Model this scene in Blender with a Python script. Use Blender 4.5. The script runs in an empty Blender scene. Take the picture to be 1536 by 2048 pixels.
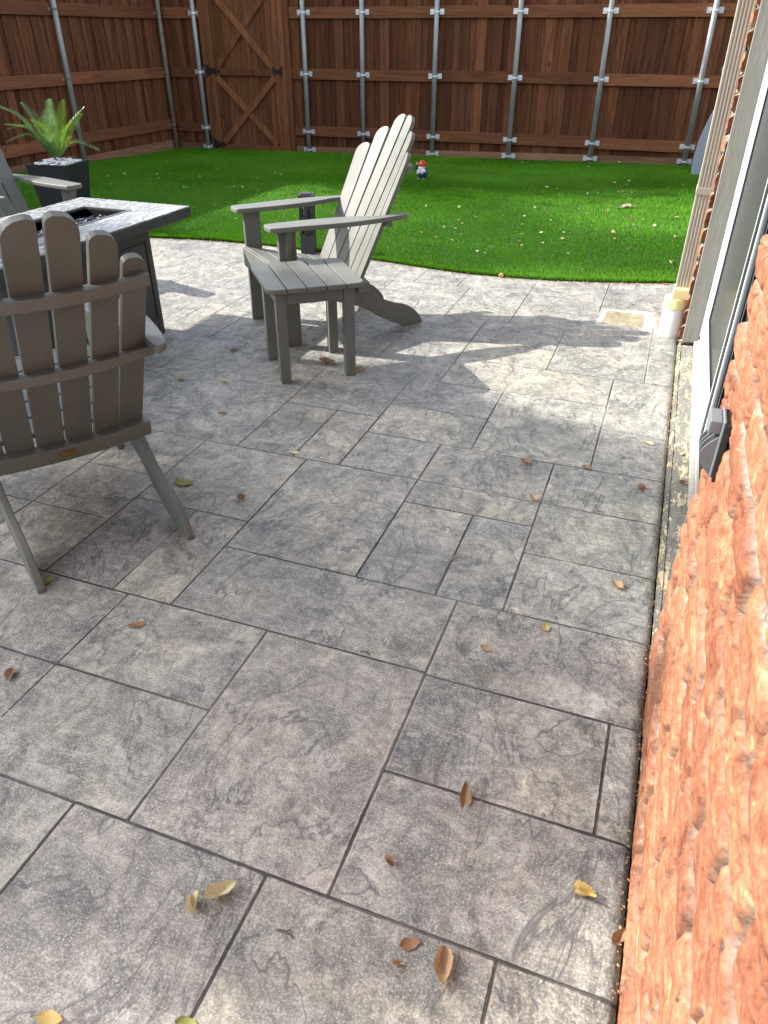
import bpy, bmesh, math, random
import numpy as np
from mathutils import Vector, Matrix
R = math.radians
sc = bpy.context.scene
COL = sc.collection

# ---------------------------------------------------------------- camera
CAM_H = 1.5
pitch, yaw, roll, fpx = 0.5793, 0.3511, 0.0031, 1457.5
Fw = Vector((-math.sin(yaw)*math.cos(pitch), math.cos(yaw)*math.cos(pitch), -math.sin(pitch)))
R0 = Vector((math.cos(yaw), math.sin(yaw), 0)); U0 = R0.cross(Fw)
Rt = math.cos(roll)*R0 + math.sin(roll)*U0
Up = -math.sin(roll)*R0 + math.cos(roll)*U0
cd = bpy.data.cameras.new('camera'); cam = bpy.data.objects.new('camera', cd); COL.objects.link(cam)
m = Matrix((Rt, Up, -Fw)).transposed().to_4x4(); m.translation = Vector((0, 0, CAM_H)); cam.matrix_world = m
cd.sensor_fit = 'VERTICAL'; cd.sensor_height = 36.0; cd.sensor_width = 27.0; cd.lens = fpx/2048*36.0
cd.clip_start = 0.02; cd.clip_end = 500
sc.camera = cam
cd.dof.use_dof = True; cd.dof.focus_distance = 3.4; cd.dof.aperture_fstop = 11

# ---------------------------------------------------------------- light
SUN = Vector((-1.34, -0.12, 1.0)).normalized()
w = bpy.data.worlds.new('World'); sc.world = w; w.use_nodes = True
nt = w.node_tree; bg = nt.nodes['Background']
sky = nt.nodes.new('ShaderNodeTexSky'); sky.sky_type = 'NISHITA'; sky.sun_disc = False
sky.sun_elevation = math.asin(SUN.z); sky.sun_rotation = math.atan2(SUN.x, SUN.y)
sky.air_density = 1.0; sky.dust_density = 1.5; sky.ozone_density = 1.0
hs = nt.nodes.new('ShaderNodeHueSaturation'); hs.inputs['Saturation'].default_value = .5; nt.links.new(sky.outputs[0], hs.inputs['Color']); nt.links.new(hs.outputs[0], bg.inputs[0]); bg.inputs[1].default_value = 0.15
ld = bpy.data.lights.new('sun', 'SUN'); ld.energy = 3.3; ld.angle = R(0.53); ld.color = (1.0, 0.95, 0.87)
lo = bpy.data.objects.new('sun', ld); COL.objects.link(lo)
lo.rotation_euler = SUN.to_track_quat('Z', 'Y').to_euler(); lo.location = (-8, 0, 8)
sc.view_settings.view_transform = 'Standard'; sc.view_settings.look = 'None'
sc.view_settings.exposure = 1.88; sc.view_settings.gamma = 1.0

# ---------------------------------------------------------------- helpers
def tag(o, label=None, cat=None, group=None, kind=None):
    if label: o['label'] = label
    if cat: o['category'] = cat
    if group: o['group'] = group
    if kind: o['kind'] = kind
    return o

def thing(name, label, cat, loc=(0, 0, 0), rz=0, group=None):
    o = bpy.data.objects.new(name, None); COL.objects.link(o)
    o.location = loc; o.rotation_euler = (0, 0, rz); o.empty_display_size = 0.1
    return tag(o, label, cat, group)

class MB:
    def __init__(s): s.v = []; s.f = []; s.t = []; s.tint = .5
    def add(s, vs, fs):
        s.t += [s.tint]*len(vs); b = len(s.v); s.v += [tuple(p) for p in vs]; s.f += [tuple(i+b for i in f) for f in fs]; return s
    def box(s, x0, x1, y0, y1, z0, z1):
        return s.add([(x0,y0,z0),(x1,y0,z0),(x1,y1,z0),(x0,y1,z0),(x0,y0,z1),(x1,y0,z1),(x1,y1,z1),(x0,y1,z1)],
                     [(0,3,2,1),(4,5,6,7),(0,1,5,4),(1,2,6,5),(2,3,7,6),(3,0,4,7)])
    def bar(s, p, q, wdt, dep, upv=(0,0,1)):
        p = Vector(p); q = Vector(q); d = (q-p).normalized(); u = Vector(upv)
        a = d.cross(u).normalized(); b = a.cross(d).normalized()
        vs = []
        for e in (p, q):
            for sa, sb in ((-1,-1),(1,-1),(1,1),(-1,1)): vs.append(e + a*sa*wdt/2 + b*sb*dep/2)
        return s.add(vs, [(0,1,2,3),(7,6,5,4),(0,4,5,1),(1,5,6,2),(2,6,7,3),(3,7,4,0)])
    def prism(s, pts, a, b, axes='uz'):
        # pts in (first, second) axes, extruded along the remaining one
        n = len(pts); vs = []
        for t in (a, b):
            for p in pts:
                if axes == 'uz': vs.append((p[0], t, p[1]))
                elif axes == 'uw': vs.append((p[0], p[1], t))
                else: vs.append((t, p[0], p[1]))
        fs = [tuple(range(n))[::-1], tuple(range(n, 2*n))] + [(i, (i+1) % n, n+(i+1) % n, n+i) for i in range(n)]
        return s.add(vs, fs)
    def tube(s, path, rad, seg=12, cap=True):
        path = [Vector(p) for p in path]; rings = []; n = len(path)
        rads = rad if isinstance(rad, (list, tuple)) else [rad]*n
        vs = []; fs = []
        ref = None
        for i, p in enumerate(path):
            d = (path[min(i+1, n-1)] - path[max(i-1, 0)]).normalized()
            if ref is None: ref = Vector((1,0,0)) if abs(d.x) < .8 else Vector((0,1,0))
            a = d.cross(ref).normalized(); b = d.cross(a); ref = b.cross(d).normalized() if False else ref
            for k in range(seg):
                t = 2*math.pi*k/seg; vs.append(p + (a*math.cos(t)+b*math.sin(t))*rads[i])
        for i in range(n-1):
            for k in range(seg):
                k2 = (k+1) % seg; fs.append((i*seg+k, i*seg+k2, (i+1)*seg+k2, (i+1)*seg+k))
        if cap: fs.append(tuple(range(seg))[::-1]); fs.append(tuple(range((n-1)*seg, n*seg)))
        return s.add(vs, fs)
    def lathe(s, prof, c=(0,0,0), seg=20, sx=1, sy=1):
        vs = []; fs = []; n = len(prof)
        for r, z in prof:
            for k in range(seg):
                t = 2*math.pi*k/seg; vs.append((c[0]+r*sx*math.cos(t), c[1]+r*sy*math.sin(t), c[2]+z))
        for i in range(n-1):
            for k in range(seg):
                k2 = (k+1) % seg; fs.append((i*seg+k, i*seg+k2, (i+1)*seg+k2, (i+1)*seg+k))
        fs.append(tuple(range(seg))[::-1]); fs.append(tuple(range((n-1)*seg, n*seg)))
        return s.add(vs, fs)
    def ball(s, c, rx, ry=None, rz=None, n=8):
        ry = ry or rx; rz = rz or rx
        prof = [(max(1e-4, math.sin(math.pi*i/n)), -math.cos(math.pi*i/n)) for i in range(n+1)]
        vs = []; 
        b = MB(); b.lathe(prof, (0,0,0), 14)
        return s.add([(c[0]+v[0]*rx, c[1]+v[1]*ry, c[2]+v[2]*rz) for v in b.v], b.f)
    def build(s, name, mat, parent=None, bevel=0, smooth=False, segs=2):
        me = bpy.data.meshes.new(name); me.from_pydata([tuple(p) for p in s.v], [], s.f); me.update()
        at = me.attributes.new('tint', 'FLOAT', 'POINT'); at.data.foreach_set('value', np.array(s.t, dtype=np.float32))
        return link(me, name, mat, parent, bevel, smooth, segs)

def link(me, name, mat, parent=None, bevel=0, smooth=False, segs=2):
    o = bpy.data.objects.new(name, me); COL.objects.link(o)
    if mat: me.materials.append(mat)
    if parent: o.parent = parent
    bm = bmesh.new(); bm.from_mesh(me); bmesh.ops.recalc_face_normals(bm, faces=bm.faces); bm.to_mesh(me); bm.free()
    if smooth:
        me.shade_smooth()
    if bevel:
        b = o.modifiers.new('bevel', 'BEVEL'); b.width = bevel; b.segments = segs; b.limit_method = 'ANGLE'; b.angle_limit = R(35)
        me.shade_smooth() if not smooth else None
        wn = o.modifiers.new('wn', 'WEIGHTED_NORMAL'); wn.keep_sharp = False
    return o

def np_mesh(name, V, Fq, mat, parent=None, attrs=None, smooth=False):
    me = bpy.data.meshes.new(name)
    V = np.asarray(V, dtype=np.float32); Fq = np.asarray(Fq, dtype=np.int32)
    k = Fq.shape[1]; me.vertices.add(len(V)); me.vertices.foreach_set('co', V.ravel())
    me.loops.add(Fq.size); me.loops.foreach_set('vertex_index', Fq.ravel())
    me.polygons.add(len(Fq)); me.polygons.foreach_set('loop_start', np.arange(0, Fq.size, k, dtype=np.int32))
    me.polygons.foreach_set('loop_total', np.full(len(Fq), k, dtype=np.int32))
    if smooth: me.polygons.foreach_set('use_smooth', np.ones(len(Fq), dtype=bool))
    me.update(calc_edges=True)
    for n, a in (attrs or {}).items():
        at = me.attributes.new(n, 'FLOAT', 'POINT'); at.data.foreach_set('value', np.asarray(a, dtype=np.float32).ravel())
    me.materials.append(mat)
    o = bpy.data.objects.new(name, me); COL.objects.link(o)
    if parent: o.parent = parent
    return o

def copy_tree(o, parent=None):
    c = o.copy(); COL.objects.link(c); c.parent = parent
    for ch in [x for x in bpy.data.objects if x.parent == o]: copy_tree(ch, c)
    return c

def vnoise(x, y, seed=0):
    rs = np.random.RandomState(seed); T = rs.rand(256, 256)
    xi = np.floor(x).astype(int); yi = np.floor(y).astype(int); fx = x-xi; fy = y-yi
    fx = fx*fx*(3-2*fx); fy = fy*fy*(3-2*fy)
    a = T[xi % 256, yi % 256]; b = T[(xi+1) % 256, yi % 256]; c = T[xi % 256, (yi+1) % 256]; d = T[(xi+1) % 256, (yi+1) % 256]
    return (a*(1-fx)+b*fx)*(1-fy)+(c*(1-fx)+d*fx)*fy
def fbm(x, y, seed=0, o=4):
    s = 0; amp = .5; tot = 0
    for i in range(o): s = s+amp*vnoise(x*2**i+i*17.3, y*2**i+i*9.1, seed+i); tot += amp; amp *= .5
    return s/tot
def sstep(a, b, x):
    t = np.clip((x-a)/(b-a), 0, 1); return t*t*(3-2*t)

# ---- node helpers
class NM:
    def __init__(s, name):
        s.m = bpy.data.materials.new(name); s.m.use_nodes = True; s.t = s.m.node_tree
        s.b = s.t.nodes['Principled BSDF']
    def n(s, typ, **kw):
        x = s.t.nodes.new('ShaderNode'+typ)
        for k, v in kw.items():
            if k.startswith('i_'):
                key = k[2:]; x.inputs[int(key) if key.isdigit() else key.replace('_', ' ')].default_value = v
            else: setattr(x, k, v)
        return x
    def l(s, a, b):
        if hasattr(a, 'outputs'): a = a.outputs[0]
        s.t.links.new(a, b)
    def coord(s, scale=(1,1,1), rot=(0,0,0), kind='Object'):
        tc = s.n('TexCoord'); mp = s.n('Mapping'); s.l(tc.outputs[kind], mp.inputs[0])
        mp.inputs['Scale'].default_value = scale; mp.inputs['Rotation'].default_value = rot; return mp
    def noise(s, vec, scale, detail=6, rough=.6, dist=0):
        x = s.n('TexNoise'); s.l(vec, x.inputs['Vector']); x.inputs['Scale'].default_value = scale
        x.inputs['Detail'].default_value = detail; x.inputs['Roughness'].default_value = rough; x.inputs['Distortion'].default_value = dist; return x
    def ramp(s, fac, stops, interp='LINEAR'):
        x = s.n('ValToRGB'); s.l(fac, x.inputs[0]); cr = x.color_ramp; cr.interpolation = interp
        while len(cr.elements) < len(stops): cr.elements.new(.5)
        for e, (p, c) in zip(cr.elements, stops):
            e.position = p; e.color = (c, c, c, 1) if isinstance(c, (int, float)) else (*c, 1)
        return x
    def mix(s, fac, a, b, mode='MIX'):
        x = s.n('Mix', data_type='RGBA', blend_type=mode)
        for inp, v in ((x.inputs[0], fac), (x.inputs[6], a), (x.inputs[7], b)):
            if isinstance(v, (int, float)): inp.default_value = v
            elif isinstance(v, tuple): inp.default_value = (*v, 1)
            else: s.l(v, inp)
        return x.outputs[2]
    def math(s, op, a, b=None, clamp=False):
        x = s.n('Math', operation=op, use_clamp=clamp)
        for i, v in enumerate((a, b)):
            if v is None: continue
            if isinstance(v, (int, float)): x.inputs[i].default_value = v
            else: s.l(v, x.inputs[i])
        return x.outputs[0]
    def attr(s, name): return s.n('Attribute', attribute_name=name).outputs['Fac']
    def bump(s, h, strength=1, dist=.01, prev=None):
        x = s.n('Bump'); x.inputs['Strength'].default_value = strength; x.inputs['Distance'].default_value = dist
        s.l(h, x.inputs['Height'])
        if prev is not None: s.l(prev, x.inputs['Normal'])
        return x.outputs[0]
    def out(s, color=None, rough=None, normal=None, spec=None):
        b = s.b
        for k, v in (('Base Color', color), ('Roughness', rough), ('Normal', normal), ('Specular IOR Level', spec)):
            if v is None: continue
            if isinstance(v, (int, float)): b.inputs[k].default_value = v
            elif isinstance(v, tuple): b.inputs[k].default_value = (*v, 1)
            else: s.l(v, b.inputs[k])
        return s.m

def simple(name, col, rough=.5, var=.12, scale=20, bump=.0, metal=0, spec=.5):
    n = NM(name); c = n.coord(); t = n.noise(c, scale)
    lo_ = tuple(x*(1-var) for x in col); hi = tuple(min(1, x*(1+var)) for x in col)
    r = n.ramp(t, [(.3, lo_), (.7, hi)])
    n.b.inputs['Metallic'].default_value = metal
    nb = None
    if bump: nb = n.bump(n.noise(c, scale*6), .4, bump)
    return n.out(r.outputs[0], rough, nb, spec)

# ---------------------------------------------------------------- materials
def mat_patio():
    n = NM('stamped_concrete'); c = n.coord()
    jd = n.attr('jd'); slab = n.attr('slab'); stain = n.attr('stain'); white = n.attr('white'); jl = n.attr('jlight')
    # each slab shifts the pattern so neighbouring slabs do not continue one another
    off = n.n('CombineXYZ'); n.l(n.math('MULTIPLY', slab, 37.0), off.inputs[2])
    va = n.n('VectorMath', operation='ADD'); n.l(c, va.inputs[0]); n.l(off, va.inputs[1]); v = va.outputs[0]
    big = n.noise(v, 1.6, 5, .62, .8); mid = n.noise(v, 8.5, 9, .76, .8); fine = n.noise(v, 42, 8, .78)
    grit = n.noise(v, 210, 4, .8)
    col = n.ramp(mid, [(.36, (.111,.112,.108)), (.46, (.184,.182,.170)), (.54, (.259,.253,.231)), (.66, (.38,.364,.320))]).outputs[0]
    warm = n.ramp(big, [(.36, (.82,.82,.81)), (.5, (1.02,1.005,.965)), (.64, (1.18,1.13,.99))]).outputs[0]
    col = n.mix(1.0, col, warm, 'MULTIPLY')
    tint = n.ramp(slab, [(0, (.86,.87,.87)), (.35, (.99,.955,.94)), (.6, (.93,.94,.93)), (.8, (1.10,1.06,.95)), (1, (1.04,1.03,1.0))]).outputs[0]
    col = n.mix(.85, col, tint, 'MULTIPLY')
    f2 = n.ramp(fine, [(.32, .58), (.5, .98), (.68, 1.5)]).outputs[0]; col = n.mix(1.0, col, f2, 'MULTIPLY')
    # stretched cleft streaks
    c2 = n.n('Mapping'); n.l(v, c2.inputs[0]); c2.inputs['Scale'].default_value = (1, 3.2, 1); c2.inputs['Rotation'].default_value = (0, 0, .6)
    st = n.noise(c2, 7, 9, .75, 1.6)
    sp = n.ramp(st, [(.54, 0.0), (.66, .55)]).outputs[0]; col = n.mix(sp, col, (.47,.44,.39))
    grit2 = n.noise(v, 520, 3, .8); g3 = n.ramp(grit2, [(.4, .72), (.6, 1.25)]).outputs[0]; col = n.mix(1.0, col, g3, 'MULTIPLY')
    g = n.ramp(grit, [(.52, 0.0), (.64, .62)]).outputs[0]; col = n.mix(g, col, (.58,.55,.50))
    g2 = n.ramp(grit, [(.36, .6), (.46, 0.0)]).outputs[0]; col = n.mix(g2, col, (.085,.085,.09))
    # cleft edges: thin contour lines of a warped large noise (stamped slate relief)
    rm = n.n('Mapping'); n.l(v, rm.inputs[0]); rm.inputs['Scale'].default_value = (1.5, .8, 1); rm.inputs['Rotation'].default_value = (0, 0, .5); rl = n.noise(rm, 2.3, 5, .55, .5)
    stp = n.math('FRACT', n.math('MULTIPLY', rl.outputs[0], 8.0))
    edge = n.ramp(stp, [(0, 1.0), (.06, .35), (.14, 0.0), (.96, 0.0), (1, 1.0)]).outputs[0]
    msk = n.ramp(n.noise(v, 3.3, 3, .6), [(.40, 0.0), (.47, 1.0)]).outputs[0]
    em = n.math('MULTIPLY', edge, msk)
    col = n.mix(n.math('MULTIPLY', em, .8), col, (.07,.07,.075))
    # veins of white efflorescence
    vn = n.noise(v, 3.8, 7, .66, 2.2); vv = n.math('ABSOLUTE', n.math('SUBTRACT', vn.outputs[0], .5))
    vl = n.ramp(vv, [(0, .5), (.006, .28), (.016, 0.0)]).outputs[0]
    vm = n.ramp(n.noise(v, 2.2, 3, .6), [(.52, 0.0), (.6, 1.0)]).outputs[0]
    col = n.mix(n.math('MULTIPLY', vl, vm), col, (.50,.47,.43))
    # drain patch: ochre centre, white crust ring
    sn = n.ramp(mid, [(.38, (.20,.155,.07)), (.6, (.29,.27,.18))]).outputs[0]; col = n.mix(n.math('MULTIPLY', stain, .85), col, sn)
    wn = n.math('MULTIPLY', white, n.ramp(fine, [(.34, 0.1), (.55, 1.0)]).outputs[0]); col = n.mix(wn, col, (.74,.71,.66))
    # joint
    wob = n.noise(c, 26, 5, .7); jdw = n.math('ADD', jd, n.math('MULTIPLY', n.math('SUBTRACT', wob.outputs[0], .5), .007))
    groove = n.ramp(n.math('MULTIPLY', jdw, 40), [(.05, 1.0), (.11, .8), (.17, 0.0)]).outputs[0]
    jn = n.noise(c, 1.3, 3, .6)
    js = n.ramp(jn, [(.38, .35), (.56, 1.0)]).outputs[0]
    gm = n.math('MULTIPLY', groove, js)
    col = n.mix(n.math('MULTIPLY', gm, .93), col, (.028,.026,.024))
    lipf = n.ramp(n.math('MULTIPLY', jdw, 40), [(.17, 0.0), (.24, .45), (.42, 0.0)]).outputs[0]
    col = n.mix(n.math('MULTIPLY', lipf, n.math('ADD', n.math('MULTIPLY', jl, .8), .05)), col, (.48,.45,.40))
    # bump
    h = n.math('ADD', n.math('MULTIPLY', stp, -.0050), n.math('MULTIPLY', mid.outputs[0], .004))
    h = n.math('ADD', h, n.math('MULTIPLY', st.outputs[0], .0030))
    h = n.math('ADD', h, n.math('MULTIPLY', fine.outputs[0], .0022))
    h = n.math('ADD', h, n.math('MULTIPLY', grit.outputs[0], .0005))
    h = n.math('SUBTRACT', h, n.math('MULTIPLY', gm, .004))
    nb = n.bump(h, .9, 1.0)
    rg = n.ramp(fine, [(.3, .42), (.7, .62)]).outputs[0]
    return n.out(col, rg, nb, .45)

def mat_brick():
    n = NM('rough_orange_brick'); c = n.coord(); mo = n.attr('mortar'); ti = n.attr('tint'); fl = n.attr('flake')
    off = n.n('CombineXYZ'); n.l(n.math('MULTIPLY', ti, 23.0), off.inputs[0])
    va = n.n('VectorMath', operation='ADD'); n.l(c, va.inputs[0]); n.l(off, va.inputs[1])
    mp = n.n('Mapping'); n.l(va, mp.inputs[0]); mp.inputs['Scale'].default_value = (1, 1, 2.0); mp.inputs['Rotation'].default_value = (.25, 0, 0)
    a = n.noise(mp, 16, 7, .7, 1.2); fine = n.noise(va.outputs[0], 160, 6, .75)
    col = n.ramp(a, [(.32, (.17,.065,.042)), (.42, (.28,.115,.068)), (.52, (.355,.158,.095)), (.61, (.40,.215,.13)), (.70, (.50,.38,.26))]).outputs[0]
    tt = n.ramp(ti, [(0, (.80,.70,.66)), (.4, (1.05,.95,.9)), (.75, (1.1,1.1,1.0)), (1, (1.1,1.25,1.25))]).outputs[0]; col = n.mix(.8, col, tt, 'MULTIPLY')
    dk = n.ramp(n.noise(mp, 34, 6, .75, .6), [(.33, .85), (.405, 0.0)]).outputs[0]; col = n.mix(dk, col, (.06,.045,.045))
    sv = n.ramp(fine, [(.34, .66), (.66, 1.3)]).outputs[0]; col = n.mix(1.0, col, sv, 'MULTIPLY')
    mc = n.ramp(n.noise(c, 30, 6, .7), [(.36, (.06,.057,.055)), (.48, (.26,.245,.22)), (.64, (.52,.48,.43))]).outputs[0]
    col = n.mix(mo, col, mc)
    nb = n.bump(n.math('ADD', n.math('MULTIPLY', a.outputs[0], .005), n.math('MULTIPLY', fine.outputs[0], .0022)), .9, 1.0)
    col = n.mix(1.0, col, (.72,.70,.66), 'MULTIPLY'); return n.out(col, .92, nb, .15)

def mat_wood(name, dark, light, axis=2, scale=1.0):
    n = NM(name); s = [7, 7, 7]; s[axis] = .45; c = n.coord(tuple(x*scale for x in s)); ti = n.attr('tint')
    off = n.n('CombineXYZ'); n.l(n.math('MULTIPLY', ti, 31.0), off.inputs[0]); n.l(n.math('MULTIPLY', ti, 17.0), off.inputs[2])
    va = n.n('VectorMath', operation='ADD'); n.l(c, va.inputs[0]); n.l(off, va.inputs[1])
    a = n.noise(va, 2.2, 8, .68, 1.5); b = n.noise(va, 12, 4, .7)
    col = n.ramp(a, [(.32, dark), (.68, light)]).outputs[0]
    tt = n.ramp(ti, [(0, .60), (.5, .95), (1, 1.4)]).outputs[0]; col = n.mix(1.0, col, tt, 'MULTIPLY')
    col = n.mix(1.0, col, n.ramp(b, [(.3, .78), (.7, 1.15)]).outputs[0], 'MULTIPLY')
    # knots
    kc = n.coord((5, 5, 2.2)); vo = n.n('TexVoronoi'); n.l(kc, vo.inputs['Vector']); vo.inputs['Scale'].default_value = 1.0
    k = n.ramp(vo.outputs['Distance'], [(.05, .75), (.10, 0.0)]).outputs[0]; col = n.mix(k, col, (.03,.015,.01))
    nb = n.bump(b, .5, .004)
    return n.out(col, .85, nb, .12)

M = {}
M['patio'] = mat_patio(); M['brick'] = mat_brick()
M['wood'] = mat_wood('stained_cedar', (.062,.022,.011), (.172,.069,.031))
M['rail'] = mat_wood('stained_rail', (.11,.042,.020), (.215,.090,.042), 0)
M['gatewood'] = mat_wood('gate_cedar', (.10,.038,.017), (.22,.092,.040))
M['kick'] = mat_wood('treated_kickboard', (.14,.075,.04), (.26,.15,.085), 0)
def mat_galv():
    n = NM('galvanised_steel'); c = n.coord((1, 1, .15)); t = n.noise(c, 14, 5, .6)
    col = n.ramp(t, [(.3, (.19,.205,.195)), (.7, (.33,.345,.33))]).outputs[0]; n.b.inputs['Metallic'].default_value = .2
    return n.out(col, .42)
M['galv'] = mat_galv()
M['bracket'] = simple('zinc_bracket', (.62,.64,.65), .35, .15, 60, metal=.4)
M['blackiron'] = simple('black_iron', (.012,.012,.013), .4, .2)
def mat_poly(name, col, rough=.42):
    n = NM(name); c = n.coord((1,1,1)); t = n.noise(c, 5, 6, .65, .5); f = n.noise(c, 130, 3, .7)
    lo_ = tuple(x*.86 for x in col); hi = tuple(x*1.12 for x in col)
    cc = n.ramp(t, [(.3, lo_), (.7, hi)]).outputs[0]
    cc = n.mix(.5, cc, n.ramp(f, [(.35, .9), (.65, 1.08)]).outputs[0], 'MULTIPLY')
    d = n.ramp(n.noise(c, 17, 8, .8), [(.60, 0.0), (.74, .35)]).outputs[0]; cc = n.mix(d, cc, (.30,.295,.27))
    return n.out(cc, n.ramp(t, [(.3, rough-.05), (.7, rough+.12)]).outputs[0], n.bump(f, .25, .0008), .32)
M['poly'] = mat_poly('taupe_recycled_plastic', (.122,.124,.109), .46)
M['brass'] = simple('brass_plate', (.13,.105,.045), .35, .1, metal=1)
M['darkmetal'] = mat_poly('charcoal_powder_coat', (.040,.043,.046), .38)
M['turf_base'] = simple('turf_backing', (.012,.045,.006), .9, .3, 60)
M['soil'] = simple('soil', (.10,.075,.05), .95, .3, 3)
def mat_grass():
    n = NM('turf_blade'); c = n.coord(); a = n.noise(c, 55, 3, .6); b = n.noise(c, .9, 4, .6)
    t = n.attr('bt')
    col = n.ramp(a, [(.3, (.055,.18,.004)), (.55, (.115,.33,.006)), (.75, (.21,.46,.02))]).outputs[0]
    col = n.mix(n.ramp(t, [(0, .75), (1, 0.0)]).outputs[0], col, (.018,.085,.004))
    col = n.mix(.5, col, n.ramp(b, [(.35, .8), (.65, 1.2)]).outputs[0], 'MULTIPLY')
    n.out(col, .6, None, .18)
    tr = n.n('BsdfTranslucent'); n.l(col, tr.inputs[0]); ms = n.n('MixShader'); ms.inputs[0].default_value = .3
    o = n.t.nodes['Material Output']; n.l(n.b, ms.inputs[1]); n.l(tr, ms.inputs[2]); n.l(ms, o.inputs[0])
    return n.m
M['grass'] = mat_grass()
M['cream'] = simple('almond_downspout_paint', (.33,.305,.25), .4, .05, 8)
M['pvc'] = simple('white_pvc', (.56,.56,.55), .45, .10, 14)
M['yellow'] = simple('yellowed_adapter_plastic', (.62,.50,.25), .4, .08, 12)
M['trim'] = mat_wood('grey_green_trim_paint', (.215,.205,.175), (.26,.25,.215), 2, 2)
M['vinyl'] = simple('white_vinyl_frame', (.44,.48,.50), .3, .04, 9)
M['track'] = simple('almond_track', (.42,.40,.35), .4, .15, 40)
M['black_edging'] = simple('black_gasket', (.010,.010,.011), .5, .2)
def mat_pane():
    n = NM('dark_door_glass'); return n.out((.035,.037,.038), .25, None, .12)
M['pane'] = mat_pane()
M['screen'] = simple('grey_screen_mesh', (.085,.09,.09), .6, .12, 300)
def mat_ledge():
    n = NM('foundation_ledge'); c = n.coord((3.2,1,1)); a = n.noise(c, 7, 9, .8, .6); f = n.noise(c, 60, 6, .8)
    col = n.ramp(f, [(.3, (.10,.098,.09)), (.7, (.24,.23,.205))]).outputs[0]
    s = n.math('ADD', n.math('MULTIPLY', a.outputs[0], .65), n.math('MULTIPLY', f.outputs[0], .35))
    y = n.ramp(s, [(.505, 0.0), (.53, 1.0)]).outputs[0]; col = n.mix(y, col, (.58,.50,.32))
    return n.out(col, .9, n.bump(n.math('ADD', s, y), .7, .004), .2)
M['ledge'] = mat_ledge()
def mat_marble():
    n = NM('grey_marble_tile'); c = n.coord((2.6,.9,1), (0,0,.35)); d = n.noise(c, 1.6, 9, .68, 2.4)
    col = n.ramp(d, [(.34, (.28,.29,.30)), (.47, (.20,.21,.22)), (.52, (.13,.14,.145)), (.58, (.22,.23,.235)), (.7, (.33,.34,.34))]).outputs[0]
    v = n.noise(c, 3.4, 7, .65, 2.8); vv = n.math('ABSOLUTE', n.math('SUBTRACT', v.outputs[0], .5))
    col = n.mix(n.ramp(vv, [(0, .8), (.02, 0.0)]).outputs[0], col, (.78,.80,.80))
    return n.out(col, .26, None, .5)
M['marble'] = mat_marble()
M['fireglass'] = simple('fire_glass', (.045,.045,.065), .08, .9, 45, spec=1.0)
M['pebble'] = simple('white_pebble', (.74,.74,.72), .5, .12, 30)
M['planter'] = simple('black_planter', (.010,.012,.018), .5, .2, 12)
def mat_frond():
    n = NM('sago_leaf'); c = n.coord(); a = n.noise(c, 9, 4, .6)
    col = n.ramp(a, [(.35, (.05,.13,.03)), (.65, (.16,.30,.06))]).outputs[0]
    n.out(col, .28, None, .7); tr = n.n('BsdfTranslucent'); n.l(n.mix(1.0, col, (1.6,1.5,.6), 'MULTIPLY'), tr.inputs[0])
    ms = n.n('MixShader'); ms.inputs[0].default_value = .35; o = n.t.nodes['Material Output']
    n.l(n.b, ms.inputs[1]); n.l(tr, ms.inputs[2]); n.l(ms, o.inputs[0]); return n.m
M['frond'] = mat_frond()
M['bark'] = simple('bark', (.12,.085,.06), .9, .3, 10, .01)
M['treeleaf'] = simple('tree_leaf', (.06,.10,.025), .6, .3, 2)
def mat_leaf(name, a, b, c3):
    n = NM(name); c = n.coord(); t = n.noise(c, 45, 5, .7)
    col = n.ramp(t, [(.32, a), (.52, b), (.7, c3)]).outputs[0]
    n.out(col, .6, n.bump(n.noise(c, 160, 3), .3, .001), .3)
    tr = n.n('BsdfTranslucent'); n.l(col, tr.inputs[0]); ms = n.n('MixShader'); ms.inputs[0].default_value = .25
    o = n.t.nodes['Material Output']; n.l(n.b, ms.inputs[1]); n.l(tr, ms.inputs[2]); n.l(ms, o.inputs[0]); return n.m
M['lf_brown'] = mat_leaf('dry_leaf_brown', (.14,.07,.032), (.29,.165,.085), (.40,.27,.16))
M['lf_tan'] = mat_leaf('dry_leaf_tan', (.26,.15,.07), (.42,.27,.15), (.55,.40,.25))
M['lf_pale'] = mat_leaf('dry_leaf_pale', (.40,.34,.18), (.58,.50,.30), (.68,.62,.42))
M['lf_yellow'] = mat_leaf('dry_leaf_yellow', (.34,.22,.05), (.62,.45,.16), (.72,.60,.30))
M['lf_green'] = mat_leaf('dry_leaf_green', (.12,.15,.03), (.30,.32,.09), (.45,.45,.18))
M['lf_cream'] = mat_leaf('leaf_scrap_cream', (.50,.44,.30), (.70,.64,.48), (.82,.78,.64))

# ================================================================ SETTING
ground = np_mesh('ground', [(-150,-150,-.3),(150,-150,-.3),(150,150,-.3),(-150,150,-.3)], [(0,1,2,3)], M['soil']); tag(ground, kind='structure')

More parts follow.
